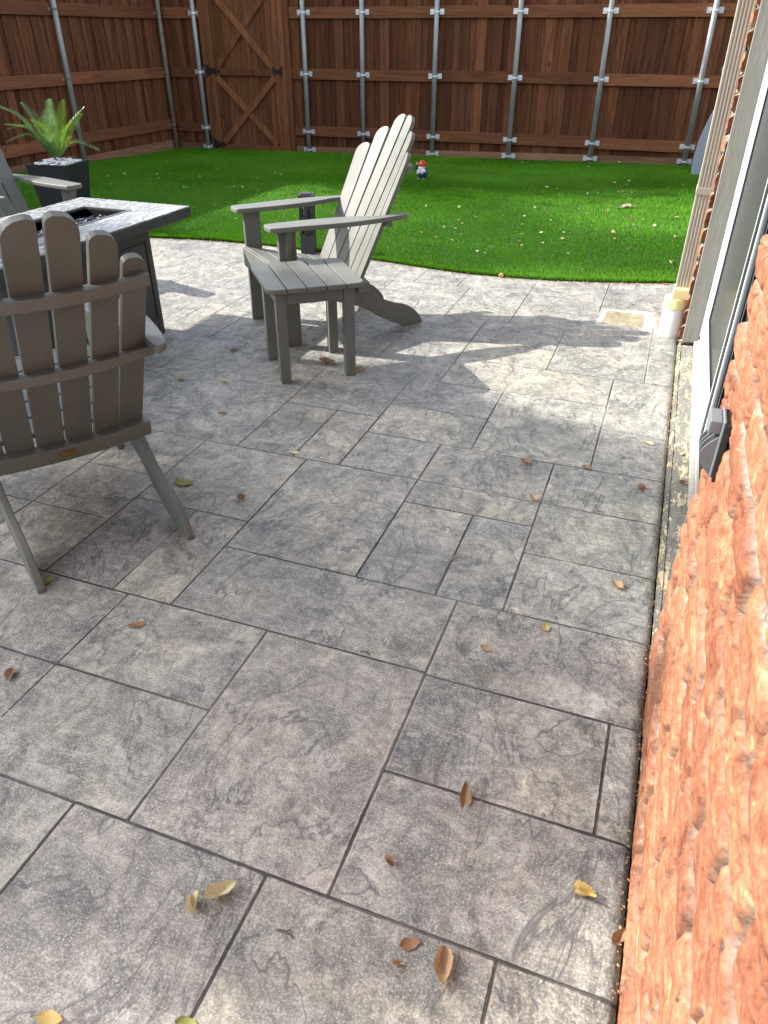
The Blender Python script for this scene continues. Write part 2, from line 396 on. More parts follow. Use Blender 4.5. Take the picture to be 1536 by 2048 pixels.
HJ = [(2.422, -2.235, 0.19), (2.909, -1.564, -1.098), (2.754, -2.372, -2.09), (3.064, -1.927, -1.587), (3.07, -2.607, -2.273), (3.557, -2.399, -2.118), (3.736, -2.718, -2.426), (3.067, -1.081, -0.612), (3.404, -0.945, -0.105), (3.762, -0.87, 0.193), (4.064, -1.694, -0.458), (4.439, -1.22, 0.068), (4.77, -0.803, -0.315), (5.092, -0.792, -0.452), (5.091, -1.735, -0.833), (2.749, -1.079, 0.191), (2.248, -0.736, -0.256), (2.082, -0.244, 0.193), (1.753, -1.228, 0.192), (1.917, -1.712, -1.236), (2.081, -2.078, -1.758), (1.419, -1.912, -0.4), (1.087, -1.601, -0.896), (0.74, -1.272, 0.192), (1.412, -0.381, 0.193), (1.073, -0.387, 0.192), (4.699, -3.332, -3.152), (4.384, -2.753, -2.561), (5.361, -3.395, -3.136), (4.055, -2.568, -2.447)]
VJ = [(0.05, 3.785, 4.659), (-0.102, 2.768, 3.752), (-0.453, 3.761, 4.394), (-0.607, 2.748, 3.398), (-0.946, 3.399, 4.402), (-0.805, 4.434, 5.426), (-0.3, 4.867, 5.561), (-1.221, 4.391, 5.053), (-1.316, 5.07, 5.428), (-1.644, 5.053, 5.437), (-1.09, 2.414, 3.379), (-1.302, 2.426, 2.884), (-1.572, 2.42, 3.359), (-1.235, 1.432, 2.399), (-1.725, 1.425, 2.393), (-1.454, 1.432, 1.923), (-1.389, 0.876, 1.413), (-0.892, 0.75, 1.408), (-1.036, 0.511, 0.735), (-0.535, 0.444, 0.732), (-0.394, 0.748, 1.732), (0.111, 1.073, 1.401), (-0.036, 0.623, 0.728), (-0.248, 1.755, 2.752), (-0.468, 1.754, 2.232), (-0.742, 1.759, 2.727), (-2.148, 3.102, 3.547), (-2.411, 3.086, 4.039), (-2.62, 3.349, 4.487), (-2.759, 3.753, 4.701), (-3.095, 4.712, 5.287), (-3.57, 4.695, 5.314), (-3.256, 4.387, 4.695), (-3.167, 4.188, 4.371), (-3.433, 5.368, 5.644), (-3.843, 5.416, 5.7), (-1.367, 3.413, 4.019), (-1.457, 4.054, 4.158), (-1.921, 3.743, 4.131), (-1.793, 4.901, 5.051)]

def _snap(a, b, c, perp):  # stretch a joint's ends onto the crossing joint
    out = []
    for e in (a, b):
        best = e
        for (q, s, t) in perp:
            if min(s, t)-.06 < c < max(s, t)+.06 and abs(q-e) < .07 and (best == e or abs(q-e) < abs(best-e)): best = q
        out.append(best)
    return out
_VC = list(VJ); _HC = list(HJ)
HJ = [(y, *_snap(a, b, y, _VC)) for y, a, b in HJ]; VJ = [(x, *_snap(a, b, x, _HC)) for x, a, b in VJ]

# joints out of the photograph's sight, same pattern carried on
HJ += [(.07,-1.9,.19),(-.55,-2.6,.19),(1.087,-2.9,-1.72),(.74,-2.6,-1.3),(1.755,-3.3,-1.75),(.1,-3.6,-1.9),(3.3,-4.2,-2.72),(2.42,-4.6,-2.235),(4.05,-5.2,-3.3),(4.7,-6,-3.75),(2.9,-5.4,-4.2),(1.4,-5.2,-2.9),(.5,-5.4,-3.6),(-1.1,-6,.19),(5.0,-.3,.19)]
VJ += [(-2.08,.74,2.42),(-2.6,-.55,1.755),(-3.3,.5,2.42),(-2.9,2.42,3.3),(-1.9,-.55,.74),(-.75,-.55,.07),(-4.2,1.4,4.05),(-3.6,2.42,3.3),(-5.2,.5,4.7),(-3.6,-.5,1.4),(-4.4,-1.1,1.4),(-.3,-1.1,-.55),(-1.6,-1.1,-.55),(-4.5,4.05,5.3),(-5.4,4.7,5.2),(-.036,.07,.66),(-.535,.07,.46),(-1.036,-.55,.52)]
HJ[11] = (4.455, -1.22, .068)

EDX = [-8.4,-7,-6,-5,-4.25,-3.8,-3.32,-2.8,-2.21,-1.67,-1.27,-.72,-.27,.176,1.2,4.5]
EDY = [4.5,4.9,5.15,5.38,5.585,5.685,5.70,5.67,5.585,5.475,5.43,5.47,5.585,5.735,6.1,7.0]
def edge_y(x):
    y = np.interp(x, EDX, EDY); d = .25
    return (np.interp(x-d, EDX, EDY)+np.interp(x+d, EDX, EDY)+2*y)/4
def lawn_z(x, y): return .0135*np.minimum(x, 0)*sstep(7.5, 11.5, y)

def build_patio():
    x0, x1, y0, y1 = -7.6, .192, -1.6, 6.3
    xs = np.unique(np.round(np.concatenate([np.arange(x0, x1, .018), [x1], [v[0]+d for v in VJ for d in (-.0042, 0, .0042)]]), 4))
    ys = np.unique(np.round(np.concatenate([np.arange(y0, y1, .018), [y1], [h[0]+d for h in HJ for d in (-.0042, 0, .0042)]]), 4))
    X, Y = np.meshgrid(xs, ys, indexing='ij')
    jd = np.full(X.shape, .5); jl = np.zeros(X.shape)
    rs = np.random.RandomState(3)
    for (y, a, b) in HJ:
        d = np.hypot(np.maximum(np.maximum(min(a, b)-X, X-max(a, b)), 0), Y-y); u = d < jd; jd = np.where(u, d, jd); jl[u & (d < .05)] = .1+.5*rs.rand()**2
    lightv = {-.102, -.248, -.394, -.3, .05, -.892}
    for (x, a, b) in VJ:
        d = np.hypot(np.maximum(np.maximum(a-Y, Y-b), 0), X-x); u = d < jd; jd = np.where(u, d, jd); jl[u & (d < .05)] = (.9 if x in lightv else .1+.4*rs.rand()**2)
    # slab labels
    blk = jd < .0025
    lab = np.arange(X.size).reshape(X.shape).astype(np.int64); lab[blk] = -1
    for it in range(700):
        n = lab.copy()
        n[1:, :] = np.maximum(n[1:, :], lab[:-1, :]); n[:-1, :] = np.maximum(n[:-1, :], lab[1:, :])
        n[:, 1:] = np.maximum(n[:, 1:], lab[:, :-1]); n[:, :-1] = np.maximum(n[:, :-1], lab[:, 1:])
        n[blk] = -1
        if (n == lab).all(): break
        lab = n
    for it in range(3):
        n = lab.copy()
        for sh in ((1,0),(-1,0),(0,1),(0,-1)):
            r = np.roll(lab, sh, (0,1)); n = np.where(n < 0, r, n)
        lab = n
    T = np.random.RandomState(11).rand(5000); slab = T[np.abs(lab) % 5000]
    # drain patch (traced): ochre rectangle with a white crust
    cx, cy = -.135, 4.78
    wob = (fbm(X*14, Y*14, 5)-.5)*.05
    dx = np.abs(X-cx)-.125+wob; dy = np.abs(Y-cy)-.145+wob
    ins = np.maximum(dx, dy)
    stain = 1-sstep(-.015, .01, ins); white = np.clip(sstep(-.012, .012, ins)*(1-sstep(.01, .05+.05*(X > cx), ins+.01)), 0, 1)*(.9)
    # older white scuff near the wall
    s2 = np.exp(-((X-.03)/.10)**2-((Y-1.47)/.05)**2)*fbm(X*30, Y*30, 8)*.9
    s3 = np.exp(-((X+.16)/.10)**2-((Y-1.475)/.018)**2)
    stain = np.maximum(stain, s3*.55); white = np.maximum(white, s2*.8)
    nx, ny = X.shape
    edge = np.minimum((.192-X)/.02, 1)
    Z = -.012*(1-np.clip(edge, 0, 1))**2
    Z = Z + (fbm(X*2.2, Y*2.2, 4, 3)-.5)*.004
    V = np.stack([X, Y, Z], -1).reshape(-1, 3)
    idx = np.arange(nx*ny).reshape(nx, ny)
    F = np.stack([idx[:-1, :-1], idx[1:, :-1], idx[1:, 1:], idx[:-1, 1:]], -1).reshape(-1, 4)
    # side skirt at the wall edge
    k = len(V); e = idx[-1, :]; V2 = V[e].copy(); V2[:, 2] = -.12; V = np.vstack([V, V2])
    F = np.vstack([F, np.stack([e[:-1], k+np.arange(ny-1), k+1+np.arange(ny-1), e[1:]], -1)])
    ext = lambda a: np.concatenate([a.reshape(-1), a[-1, :]])
    o = np_mesh('patio', V, F, M['patio'], None, dict(jd=ext(jd), slab=ext(slab), stain=ext(stain), white=ext(white), jlight=ext(jl)), True)
    tag(o, 'grey stamped concrete patio with slate pattern joints', None, kind='structure')
build_patio()

def build_lawn():
    xs = np.linspace(-8.3, 4.2, 190); vs = []; ny = 60
    X = np.zeros((190, ny)); Y = X.copy()
    for i, x in enumerate(xs):
        X[i] = x; Y[i] = np.linspace(float(edge_y(x)), 12.3, ny)
    Z = lawn_z(X, Y)+.008
    idx = np.arange(190*ny).reshape(190, ny)
    F = np.stack([idx[:-1, :-1], idx[1:, :-1], idx[1:, 1:], idx[:-1, 1:]], -1).reshape(-1, 4)
    V = np.stack([X, Y, Z], -1).reshape(-1, 3); k = len(V); e = idx[:, 0]; V2 = V[e].copy(); V2[:, 2] -= .05
    V = np.vstack([V, V2]); F = np.vstack([F, np.stack([k+np.arange(189), k+1+np.arange(189), e[1:], e[:-1]], -1)])
    o = np_mesh('lawn', V, F, M['turf_base'], None, None, True); tag(o, kind='structure')
    rs = np.random.RandomState(7); N = 620000
    x = rs.uniform(-8.1, 1.3, N); t = rs.rand(N)**1.35; ye = edge_y(x); y = ye+.002+t*(11.66-ye)
    n2 = 26000; x2 = rs.uniform(-6.5, .9, n2); y2 = edge_y(x2)+rs.rand(n2)**2*.05-.004
    x = np.concatenate([x, x2]); y = np.concatenate([y, y2]); n = len(x)
    z = lawn_z(x, y)+.006
    sc_ = y/6.0
    h = rs.uniform(.017, .031, n); wd = rs.uniform(.0016, .0028, n)*sc_
    ang = rs.uniform(0, 2*np.pi, n)
    ln = .5+1.2*fbm(x*1.2, y*3.2, 21, 4); la = 6.0*fbm(x*.5, y*.9, 31, 3)
    lx = (np.cos(la)*.55*ln+rs.normal(0, .42, n))*h; ly = (np.sin(la)*.55*ln+rs.normal(0, .42, n))*h
    ca, sa = np.cos(ang)*wd, np.sin(ang)*wd
    P0 = np.stack([x-ca, y-sa, z], -1); P1 = np.stack([x+ca, y+sa, z], -1); P2 = np.stack([x+lx, y+ly, z+h], -1)
    V = np.stack([P0, P1, P2], 1).reshape(-1, 3); F = np.arange(3*n).reshape(-1, 3)
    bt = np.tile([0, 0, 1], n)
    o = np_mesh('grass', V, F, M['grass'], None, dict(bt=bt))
    tag(o, 'bright green artificial turf covering the yard up to the fence', 'grass', None, 'stuff')
build_lawn()

# ---------------------------------------------------------------- fences
FA = math.atan(.0307)
CORN = Vector((-7.91, 11.571, 0))
def boards(mb_near, mb_far, a, b, zb, zt, rs, y0=.04):
    x = a; i0 = 0
    while x < b-.02:
        wn = min(.139+rs.uniform(-.003, .003), b-x); mb_near.tint = rs.uniform(0, 1)
        mb_near.box(x, x+wn, y0, y0+.017, zb(x)+rs.uniform(0, .006), zt+rs.uniform(-.004, .004)); i0 += 1; x = a+i0*.2345+rs.uniform(-.006, .006)
    x = a
    while x < b:
        mb_far.tint = rs.uniform(0, .8); wf = min(.139, b-x); xx = max(a, x-.115)
        mb_far.box(max(a, x-.117), min(b, x+.117-.0+.0), y0+.018, y0+.034, zb(x), zt-.01); x += .2345

def steel_post(root, x, zb, top, zs, steel=True, rad=.034, bronze=False):
    b = MB(); b.tube([(x, -.036, zb-.1), (x, -.036, top)], rad, 16)
    b.add(*dome((x, -.036, top), rad))
    p = b.build('post', M['galv'] if not bronze else M['bronzepost'], root, smooth=True)
    for z in zs:
        k = MB()
        if steel:
            for s in (-1, 1):
                # flange plate with rim, carriage bolt and pipe strap
                k.box(x+s*.038, x+s*.098, -.006, -.001, z-.032, z+.032)
                k.box(x+s*.038, x+s*.098, -.014, -.006, z+.024, z+.032); k.box(x+s*.038, x+s*.098, -.014, -.006, z-.032, z-.024)
                k.box(x+s*.090, x+s*.098, -.014, -.006, z-.024, z+.024)
                k.tube([(x+s*.070, -.006, z), (x+s*.070, -.024, z)], .010, 8)
                k.box(x+s*.034, x+s*.060, -.040, -.014, z-.010, z+.010)
        else:
            for s in (-1, 1): k.box(x+s*.034, x+s*.085, -.010, -.001, z-.02, z+.02)
        k.lathe([(rad+.0005, -.012), (rad+.005, -.012), (rad+.005, .012), (rad+.0005, .012)], (x, -.036, z), 16)
        k.build('pipe_bracket', M['bracket'] if steel else M['bronzepost'], p)
    return p
def dome(c, r):
    b = MB()
    prof = [(r*1.06, -.02), (r*1.06, 0), (r*.8, r*.35), (r*.3, r*.52), (.001, r*.55)]
    b.lathe(prof, c, 16); return b.v, b.f
M['bronzepost'] = simple('weathered_tan_post', (.15,.125,.09), .5, .2, 10)

def rails(root, a, b, zs, cuts, rs):
    pts = [a]+[c for c in cuts if a+.3 < c < b-.3]+[b]
    for z in zs:
        for i in range(len(pts)-1):
            r = MB(); r.tint = rs.uniform(.2, .9); dz = rs.uniform(-.006, .006)
            r.box(pts[i]+.001, pts[i+1]-.001, 0, .039, z-.07+dz, z+.07+dz)
            r.build('rail', M['rail'], root, .004)

def back_fence():
    rs = np.random.RandomState(5)
    root = thing('wooden_fence', 'brown stained board fence with galvanised posts across the back of the yard', 'fence', CORN, FA)
    L = 12.6; zb = lambda x: .0135*min(0, (x-7.91))-.02
    for a, b in ((-.085, .64), (2.13, L)):
        near, far = MB(), MB(); boards(near, far, a, b, zb, 2.66, rs)
        near.build('board_panel', M['wood'], root, .002); far.build('backing_boards', M['wood'], root)
    zs = (.235, 1.01, 1.775, 2.5)
    rails(root, .0, .64, zs, [], rs); rails(root, 2.135, L, zs, [4.39, 6.72, 9.1, 11.4], rs)
    for a, b in ((0, .64), (2.135, 4.4), (4.4, 6.7), (6.7, 9.1), (9.1, L)):
        k = MB(); k.tint = rs.uniform(.2, .9); z = zb(a)
        k.add([(a, .018, zb(a)-.03), (b, .018, zb(b)-.03), (b, .039, zb(b)-.03), (a, .039, zb(a)-.03), (a, .018, zb(a)+.115), (b, .018, zb(b)+.115), (b, .039, zb(b)+.115), (a, .039, zb(a)+.115)],
              [(0,3,2,1),(4,5,6,7),(0,1,5,4),(1,2,6,5),(2,3,7,6),(3,0,4,7)])
        k.build('kick_board', M['kick'], root, .003)
    for X in (-7.341, -5.536, -4.624, -3.524, -2.369, -1.2, .066, 1.25, 2.45, 3.6):
        x = (X+7.91)/math.cos(FA)
        steel_post(root, x, zb(x), 2.72, (zb(x)+.075, .235, 1.01, 1.775, 2.5))
    # gate posts
    for a, b, t in ((.64, .73, .5), (1.955, 2.045, .8), (2.045, 2.132, .35)):
        k = MB(); k.tint = t; k.box(a+.001, b-.001, -.028 if b < 2.1 else -.02, .06, -.13, 2.66); k.build('gate_post', M['gatewood'], root, .004)
    c = MB(); c.tint = .5; c.box(0, L, -.03, .10, 2.668, 2.706); c.build('cap_board', M['rail'], root, .004)
back_fence()

def left_fence():
    rs = np.random.RandomState(9)
    root = thing('wooden_fence', 'dark shaded board fence along the left side of the yard', 'fence', (-7.91, -3.4, 0), R(90))
    L = 14.97; zb = lambda x: -.03-.09*float(sstep(10.5, 14.9, x))
    near, far = MB(), MB(); boards(near, far, 0, L+.085, zb, 2.66, rs)
    near.build('board_panel', M['wood'], root, .002); far.build('backing_boards', M['wood'], root)
    ps = [1.0, 3.3, 5.6, 7.9, 10.2, 12.57, 14.84]
    rails(root, 0, L-.05, (.27, 1.0, 1.77, 2.5), [3.3, 5.6, 7.9, 10.2, 12.5], rs)
    for i in range(6):
        a, b = i*L/6, (i+1)*L/6-.01; k = MB(); k.tint = rs.uniform(.2, .9); k.box(a, b-(.04 if i == 5 else 0), .016, .039, zb(a)-.04, (zb(a)+zb(b))/2+.14); k.build('kick_board', M['kick'], root, .003)
    for i, x in enumerate(ps): steel_post(root, x, zb(x), 2.72, (1.0, 1.77, .27, 2.5), False, .034, i == 6)
    c = MB(); c.tint = .5; c.box(0, L, -.03, .10, 2.668, 2.706); c.build('cap_board', M['rail'], root, .004)
left_fence()

def gate():
    rs = np.random.RandomState(2)
    root = thing('fence_gate', 'wooden yard gate with two X braces and black hinges', 'gate', CORN+Vector((.733*math.cos(FA), .733*math.sin(FA), 0)), FA)
    W = 1.22; zb, zt = -.115, 2.25
    b = MB(); x = 0.0
    while x < W-.01:
        b.tint = rs.rand(); wv = min(.139, W-x); b.box(x+.002, x+wv-.001, .03, .046, zb+.01, zt+.05); x += wv
    x = .06
    while x < W-.1:
        b.tint = rs.rand(); b.box(x, x+.07, .018, .0305, zb+.02, zt+.04); x += .29
    b.build('board_panel', M['gatewood'], root, .002)
    fr = -.022
    for a in (0.0, W-.09): k = MB(); k.tint = .6; k.box(a, a+.09, fr, .018, zb, zt); k.build('stile', M['gatewood'], root, .004)
    for z, h in ((-.045, .09), (1.015, .09), (2.16, .09)):
        k = MB(); k.tint = rs.rand(); k.box(.091, W-.091, fr+.004, .018, z-h/2, z+h/2); k.build('cross_rail', M['gatewood'], root, .004)
    for (p, q, y) in (((.10, .955), (W-.13, .02), .003), ((.13, .02), (W-.10, .955), -.014), ((.10, 2.10), (W-.13, 1.08), -.014), ((.13, 1.08), (W-.10, 2.10), .003)):
        k = MB(); k.tint = rs.uniform(.5, 1); k.bar((p[0], y+.002, p[1]), (q[0], y+.002, q[1]), .016, .092, (0, 0, 1)); k.build('brace', M['gatewood'], root, .003)
    for z in (1.03, -.0, 2.05):
        k = MB(); k.prism([(-.075, z+.105), (-.02, z+.07), (.04, z+.035), (.16, z+.018), (.185, z), (.16, z-.018), (.04, z-.035), (-.02, z-.07), (-.075, z-.105), (-.055, z)], fr-.014, fr-.007, 'uz')
        for dx, dz in ((-.03, .05), (-.03, -.05), (.05, .0), (.12, 0)): k.tube([(dx, fr-.020, z+dz), (dx, fr-.010, z+dz)], .008, 8)
        k.tube([(-.05, fr-.016, z-.09), (-.05, fr-.016, z+.09)], .010, 8)
        k.build('hinge', M['blackiron'], root)
    k = MB(); k.box(W-.12, W-.005, fr-.016, fr-.006, 1.01, 1.06); k.box(W+.004, W+.04, fr-.026, fr-.014, .98, 1.10); k.box(W-.03, W+.045, fr-.038, fr-.022, 1.035, 1.055)
    k.tube([(W-.06, fr-.012, 1.035), (W-.06, fr-.05, 1.035)], .009, 8); k.build('latch', M['blackiron'], root)
gate()

# ---------------------------------------------------------------- house
house = thing('brick_house', 'orange brick house wall with a white sliding door on the right', 'house', (0, 0, 0))
def brick_patch(name, y0, y1, z0, z1, res, endcap=True):
    ys = np.arange(y0, y1+1e-6, res); zs = np.arange(z0, z1+1e-6, res)
    Y, Z = np.meshgrid(ys, zs, indexing='ij')
    Yw = Y+(fbm(Y*9, Z*9, 41, 3)-.5)*.016+(vnoise(Y*45, Z*45, 43)-.5)*.007
    Zw = Z+(fbm(Y*6, Z*11, 51, 3)-.5)*.022+(vnoise(Y*40, Z*40, 53)-.5)*.006
    H, Lb = .09, .258
    c = np.floor(Zw/H).astype(int); fz = Zw/H-c
    T = np.random.RandomState(77).rand(512, 512)
    off = (c % 2)*.5+T[c % 512, 3]*.22
    q = Yw/Lb+off; b = np.floor(q).astype(int); fy = q-b
    dz = np.minimum(fz, 1-fz)*H; dy = np.minimum(fy, 1-fy)*Lb
    r1 = T[(b*7+c*13) % 512, (c*5+b*3) % 512]; r2 = T[(b*11+c*3) % 512, (b*5+c*29) % 512]; r3 = T[(b*3+c*17) % 512, (b*23+c) % 512]
    d = np.minimum(dz, dy*.9); thr = .0065+.004*fbm(Y*7, Z*7, 61, 2)
    face = sstep(thr-.0035, thr+.004, d)
    mort = 1-face
    # partly slurried joints
    sl = sstep(.50, .62, fbm(Y*5, Z*8, 71, 3)); 
    lump = (fbm(Y*8+r1*9, Z*26+r2*7, 81, 4)-.5)*.012
    crease = np.abs(fbm(Y*5+r1*20, Z*14+r3*20, 91, 4)-.5); crease = -np.exp(-(crease/.025)**2)*.0045*(r2 > .35)
    rnd = sstep(0, .03, d)*.005
    disp = face*(.006+.010*(r1-.4)+(fz-.5)*.010*(r2-.4)+(fy-.5)*.006*(r3-.5)+lump+crease+rnd)+(1-face)*(-.011+sl*.010+(fbm(Y*30, Z*30, 99, 3)-.5)*.005)
    X = .207-disp
    Yo = Y.copy()
    if endcap: Yo[-1, :] += (r1[-1]-.5)*.012*face[-1]; Yo[0, :] += (r1[0]-.5)*.012*face[0]
    nx, ny = Y.shape; idx = np.arange(nx*ny).reshape(nx, ny)
    V = np.stack([X, Yo, Z], -1).reshape(-1, 3); F = np.stack([idx[:-1, :-1], idx[:-1, 1:], idx[1:, 1:], idx[1:, :-1]], -1).reshape(-1, 4)
    att = dict(mortar=(mort*.95), tint=r3, flake=r1)
    att = {k: v.reshape(-1) for k, v in att.items()}
    for e in (idx[-1, :], idx[0, :]):
        k = len(V); V2 = V[e].copy(); V2[:, 0] = .33; V = np.vstack([V, V2])
        F = np.vstack([F, np.stack([e[:-1], e[1:], k+1+np.arange(ny-1), k+np.arange(ny-1)], -1)])
        for a in att: att[a] = np.concatenate([att[a], att[a][e]])
    return np_mesh(name, V, F, M['brick'], house, att, True)
brick_patch('brick_wall', .15, 1.745, -.06, 1.35, .0036)
brick_patch('brick_wall', 4.49, 5.35, -.06, 3.0, .008)
brick_patch('brick_wall', -3.0, .1485, -.06, 3.0, .012, False)
brick_patch('brick_wall', .15, 1.745, 1.3515, 3.0, .012)
brick_patch('brick_wall', 1.747, 4.487, 2.35, 3.0, .015)
k = MB(); k.box(.34, 6, -3.0, 1.7, -.1, 3.0); k.box(.34, 6, 4.5, 5.34, -.1, 3.0); k.box(.52, 6, 1.7, 4.5, -.1, 3.0); k.build('wall_core', simple('orange_brick_plain', (.42,.17,.08), .9, .2, 12), house)
k = MB(); k.box(-.35, 6.4, -3.3, 5.75, 3.01, 3.05); k.box(-.37, -.345, -3.3, 5.75, 3.0, 3.16); k.build('roof_eave', M['trim'], house)
k = MB(); k.box(.2015, .215, -3.0, 4.45, -.12, -.004); k.build('foundation_edge', M['ledge'], house)
def ledge():
    xs = np.linspace(.197, .31, 12); ys = np.arange(-1, 4.451, .02); X, Y = np.meshgrid(xs, ys, indexing='ij')
    Z = -.012+(fbm(X*40, Y*25, 12, 4)-.5)*.012+.006*sstep(.20, .23, X)
    idx = np.arange(X.size).reshape(X.shape); F = np.stack([idx[:-1, :-1], idx[1:, :-1], idx[1:, 1:], idx[:-1, 1:]], -1).reshape(-1, 4)
    np_mesh('foundation_ledge', np.stack([X, Y, Z], -1).reshape(-1, 3), F, M['ledge'], house, None, True)
ledge()
k = MB(); k.tint = .5; k.box(.216, .305, 4.452, 4.487, .008, 2.35); k.build('reveal_board', M['trim'], house, .003)
k = MB(); k.tint = .4; k.box(.216, .305, 1.747, 4.452, 2.31, 2.349); k.build('head_board', M['trim'], house, .003)
door = MB(); door.box(.283, .30, 1.75, 4.449, -.004, .022); door.box(.3005, .31, 1.75, 4.449, -.004, .034); D = door.build('sliding_door', M['track'], house, .002)
k = MB(); k.box(.3105, .36, 1.75, 4.449, -.004, .055); k.box(.3105, .345, 4.33, 4.449, .0555, 2.309); k.box(.3105, .345, 1.752, 1.80, .0555, 2.309); k.box(.322, .36, 1.801, 4.299, 2.24, 2.309)
k.box(.303, .310, 4.40, 4.449, .06, 2.309); k.build('door_frame', M['vinyl'], D, .003)
for (y0, y1, x, st) in ((3.09, 4.329, .318, 1), (1.805, 3.13, .345, 0)):
    k = MB(); k.box(x, x+.024, y0, y0+.13, .06, 2.235); k.box(x, x+.024, y1-.04, y1, .06, 2.235); k.box(x, x+.024, y0+.131, y1-.041, .06, .19); k.box(x, x+.024, y0+.131, y1-.041, 2.14, 2.235)
    f = k.build('door_sash', M['vinyl'], D, .003)
    g = MB(); g.box(x+.008, x+.014, y0+.1305, y1-.0405, .1905, 2.139); g.build('glass_pane', M['pane'], f)
    g = MB(); 
    for a, b, c, d in ((y0+.1305, y0+.145, .1905, 2.139), (y1-.055, y1-.0405, .1905, 2.139)): g.box(x+.002, x+.008, a, b, c, d)
    g.box(x+.002, x+.008, y0+.146, y1-.056, .1905, .203); g.build('black_edging', M['black_edging'], f)
# insect screen leaf in front of the near panel
k = MB(); k.box(.3065, .3175, 3.005, 3.075, .062, 2.235); k.box(.3065, .3175, 1.81, 1.86, .062, 2.235); k.box(.3065, .3175, 1.861, 3.004, .062, .10); s_ = k.build('screen_frame', M['black_edging'], D, .002)
k = MB(); k.box(.3068, .3172, 2.95, 2.975, .1005, 2.235); k.build('screen_bead', M['vinyl'], s_, .002)

# downspout, adapter, drain pipe
def downspout():
    r = thing('downspout', 'almond corrugated downspout strapped to the brick beside the door', 'downspout', (.161, 4.62, 0))
    a, b = .040, .052; pts = []
    def side(x0, y0, x1, y1):
        n = 4; dx, dy = x1-x0, y1-y0; L = math.hypot(dx, dy); nx, ny = dy/L, -dx/L
        out = [(x0, y0)]
        for i in range(n):
            c = (i+.9)/(n+.8)
            for t, dpt in ((-.045, 0), (-.02, .004), (.02, .004), (.045, 0)): out.append((x0+dx*(c+t)-nx*dpt, y0+dy*(c+t)-ny*dpt))
        return out
    cs = [(-a, -b), (a, -b), (a, b), (-a, b)]
    for i in range(4): pts += side(*cs[i], *cs[(i+1) % 4])
    n = len(pts); k = MB(); vs = [(x, y, z) for z in (.26, 2.98) for x, y in pts]
    k.add(vs, [tuple(range(n))[::-1], tuple(range(n, 2*n))]+[(i, (i+1) % n, n+(i+1) % n, n+i) for i in range(n)])
    k.build('pipe', M['cream'], r, .0015)
    for z in (.80, 2.2):
        k = MB(); k.box(-a-.003, a+.02, -b-.003, b+.003, z-.018, z+.018); k.build('strap', M['cream'], r, .002)
downspout()
def drain():
    r = thing('drain_pipe', 'short white PVC drain pipe with a yellowed adapter under the downspout', 'drain pipe', (.145, 4.585, 0))
    k = MB(); k.lathe([(.066, -.01), (.066, .19)], (0,0,0), 40); k.build('pipe', M['pvc'], r, .002)
    k = MB(); k.lathe([(.0665, .165), (.071, .166), (.071, .222), (.067, .228), (.02, .2285)], (0,0,0), 40); c = k.build('adapter', M['yellow'], r, .003)
    k = MB(); k.box(-.030, .062, -.064, .070, .2285, .282); k.box(-.026, .058, -.060, .066, .281, .286); k.build('socket', M['yellow'], c, .004)
drain()
def outlet():
    r = thing('outlet_cover', 'grey weatherproof outlet cover on the brick by the sliding door', 'outlet cover', (.190, 1.505, .795))
    gp = simple('grey_cover_plastic', (.13,.14,.15), .4, .05, 20); dp = simple('dark_cover_plastic', (.014,.015,.016), .4, .1, 20)
    k = MB(); k.box(-.008, .000, -.05, .05, -.075, .075); k.build('back_plate', gp, r, .003)
    k = MB(); k.box(.0003, .010, -.058, .046, -.082, .068); k.build('black_edging', M['black_edging'], r)  # plate-sized black sheet behind the cover, shifted down and to the near side
    k = MB(); pr = [(-.0085-.030*math.sin(math.pi*i/12), -.07+.10*i/12) for i in range(13)]
    k.prism([(p[0], p[1]) for p in pr], -.040, .040, 'uz'); h = k.build('bubble_lid', dp, r, .002)
    for y in (-.0415, -.010, .012, .0415):
        q = MB(); pr2 = [(-.0085-.033*math.sin(math.pi*i/12), -.072+.104*i/12) for i in range(13)]; q.prism(pr2, y-.0022, y+.0022, 'uz'); q.build('lid_rib', gp, h)
    k = MB(); k.box(-.036, -.0083, -.040, .040, .036, .070); k.build('hinge_block', gp, r, .003)
outlet()
bpy.data.objects['outlet_cover'].scale = (.85, .85, .85)

# ================================================================ OBJECTS
def spline(pts, n):
    out = []; m_ = len(pts)
    for i in range(m_-1):
        p0, p1, p2, p3 = [Vector(pts[min(max(i+j, 0), m_-1)]) for j in (-1, 0, 1, 2)]
        for k in range(n):
            t = k/n; out.append(.5*((2*p1)+(-p0+p2)*t+(2*p0-5*p1+4*p2-p3)*t*t+(-p0+3*p1-3*p2+p3)*t**3))
    out.append(Vector(pts[-1])); return out

def back_u(w_, z):
    c = .455+.531*(z-.268); k_ = .35+.60*max(0, z-.28)
    return c-k_*w_*w_

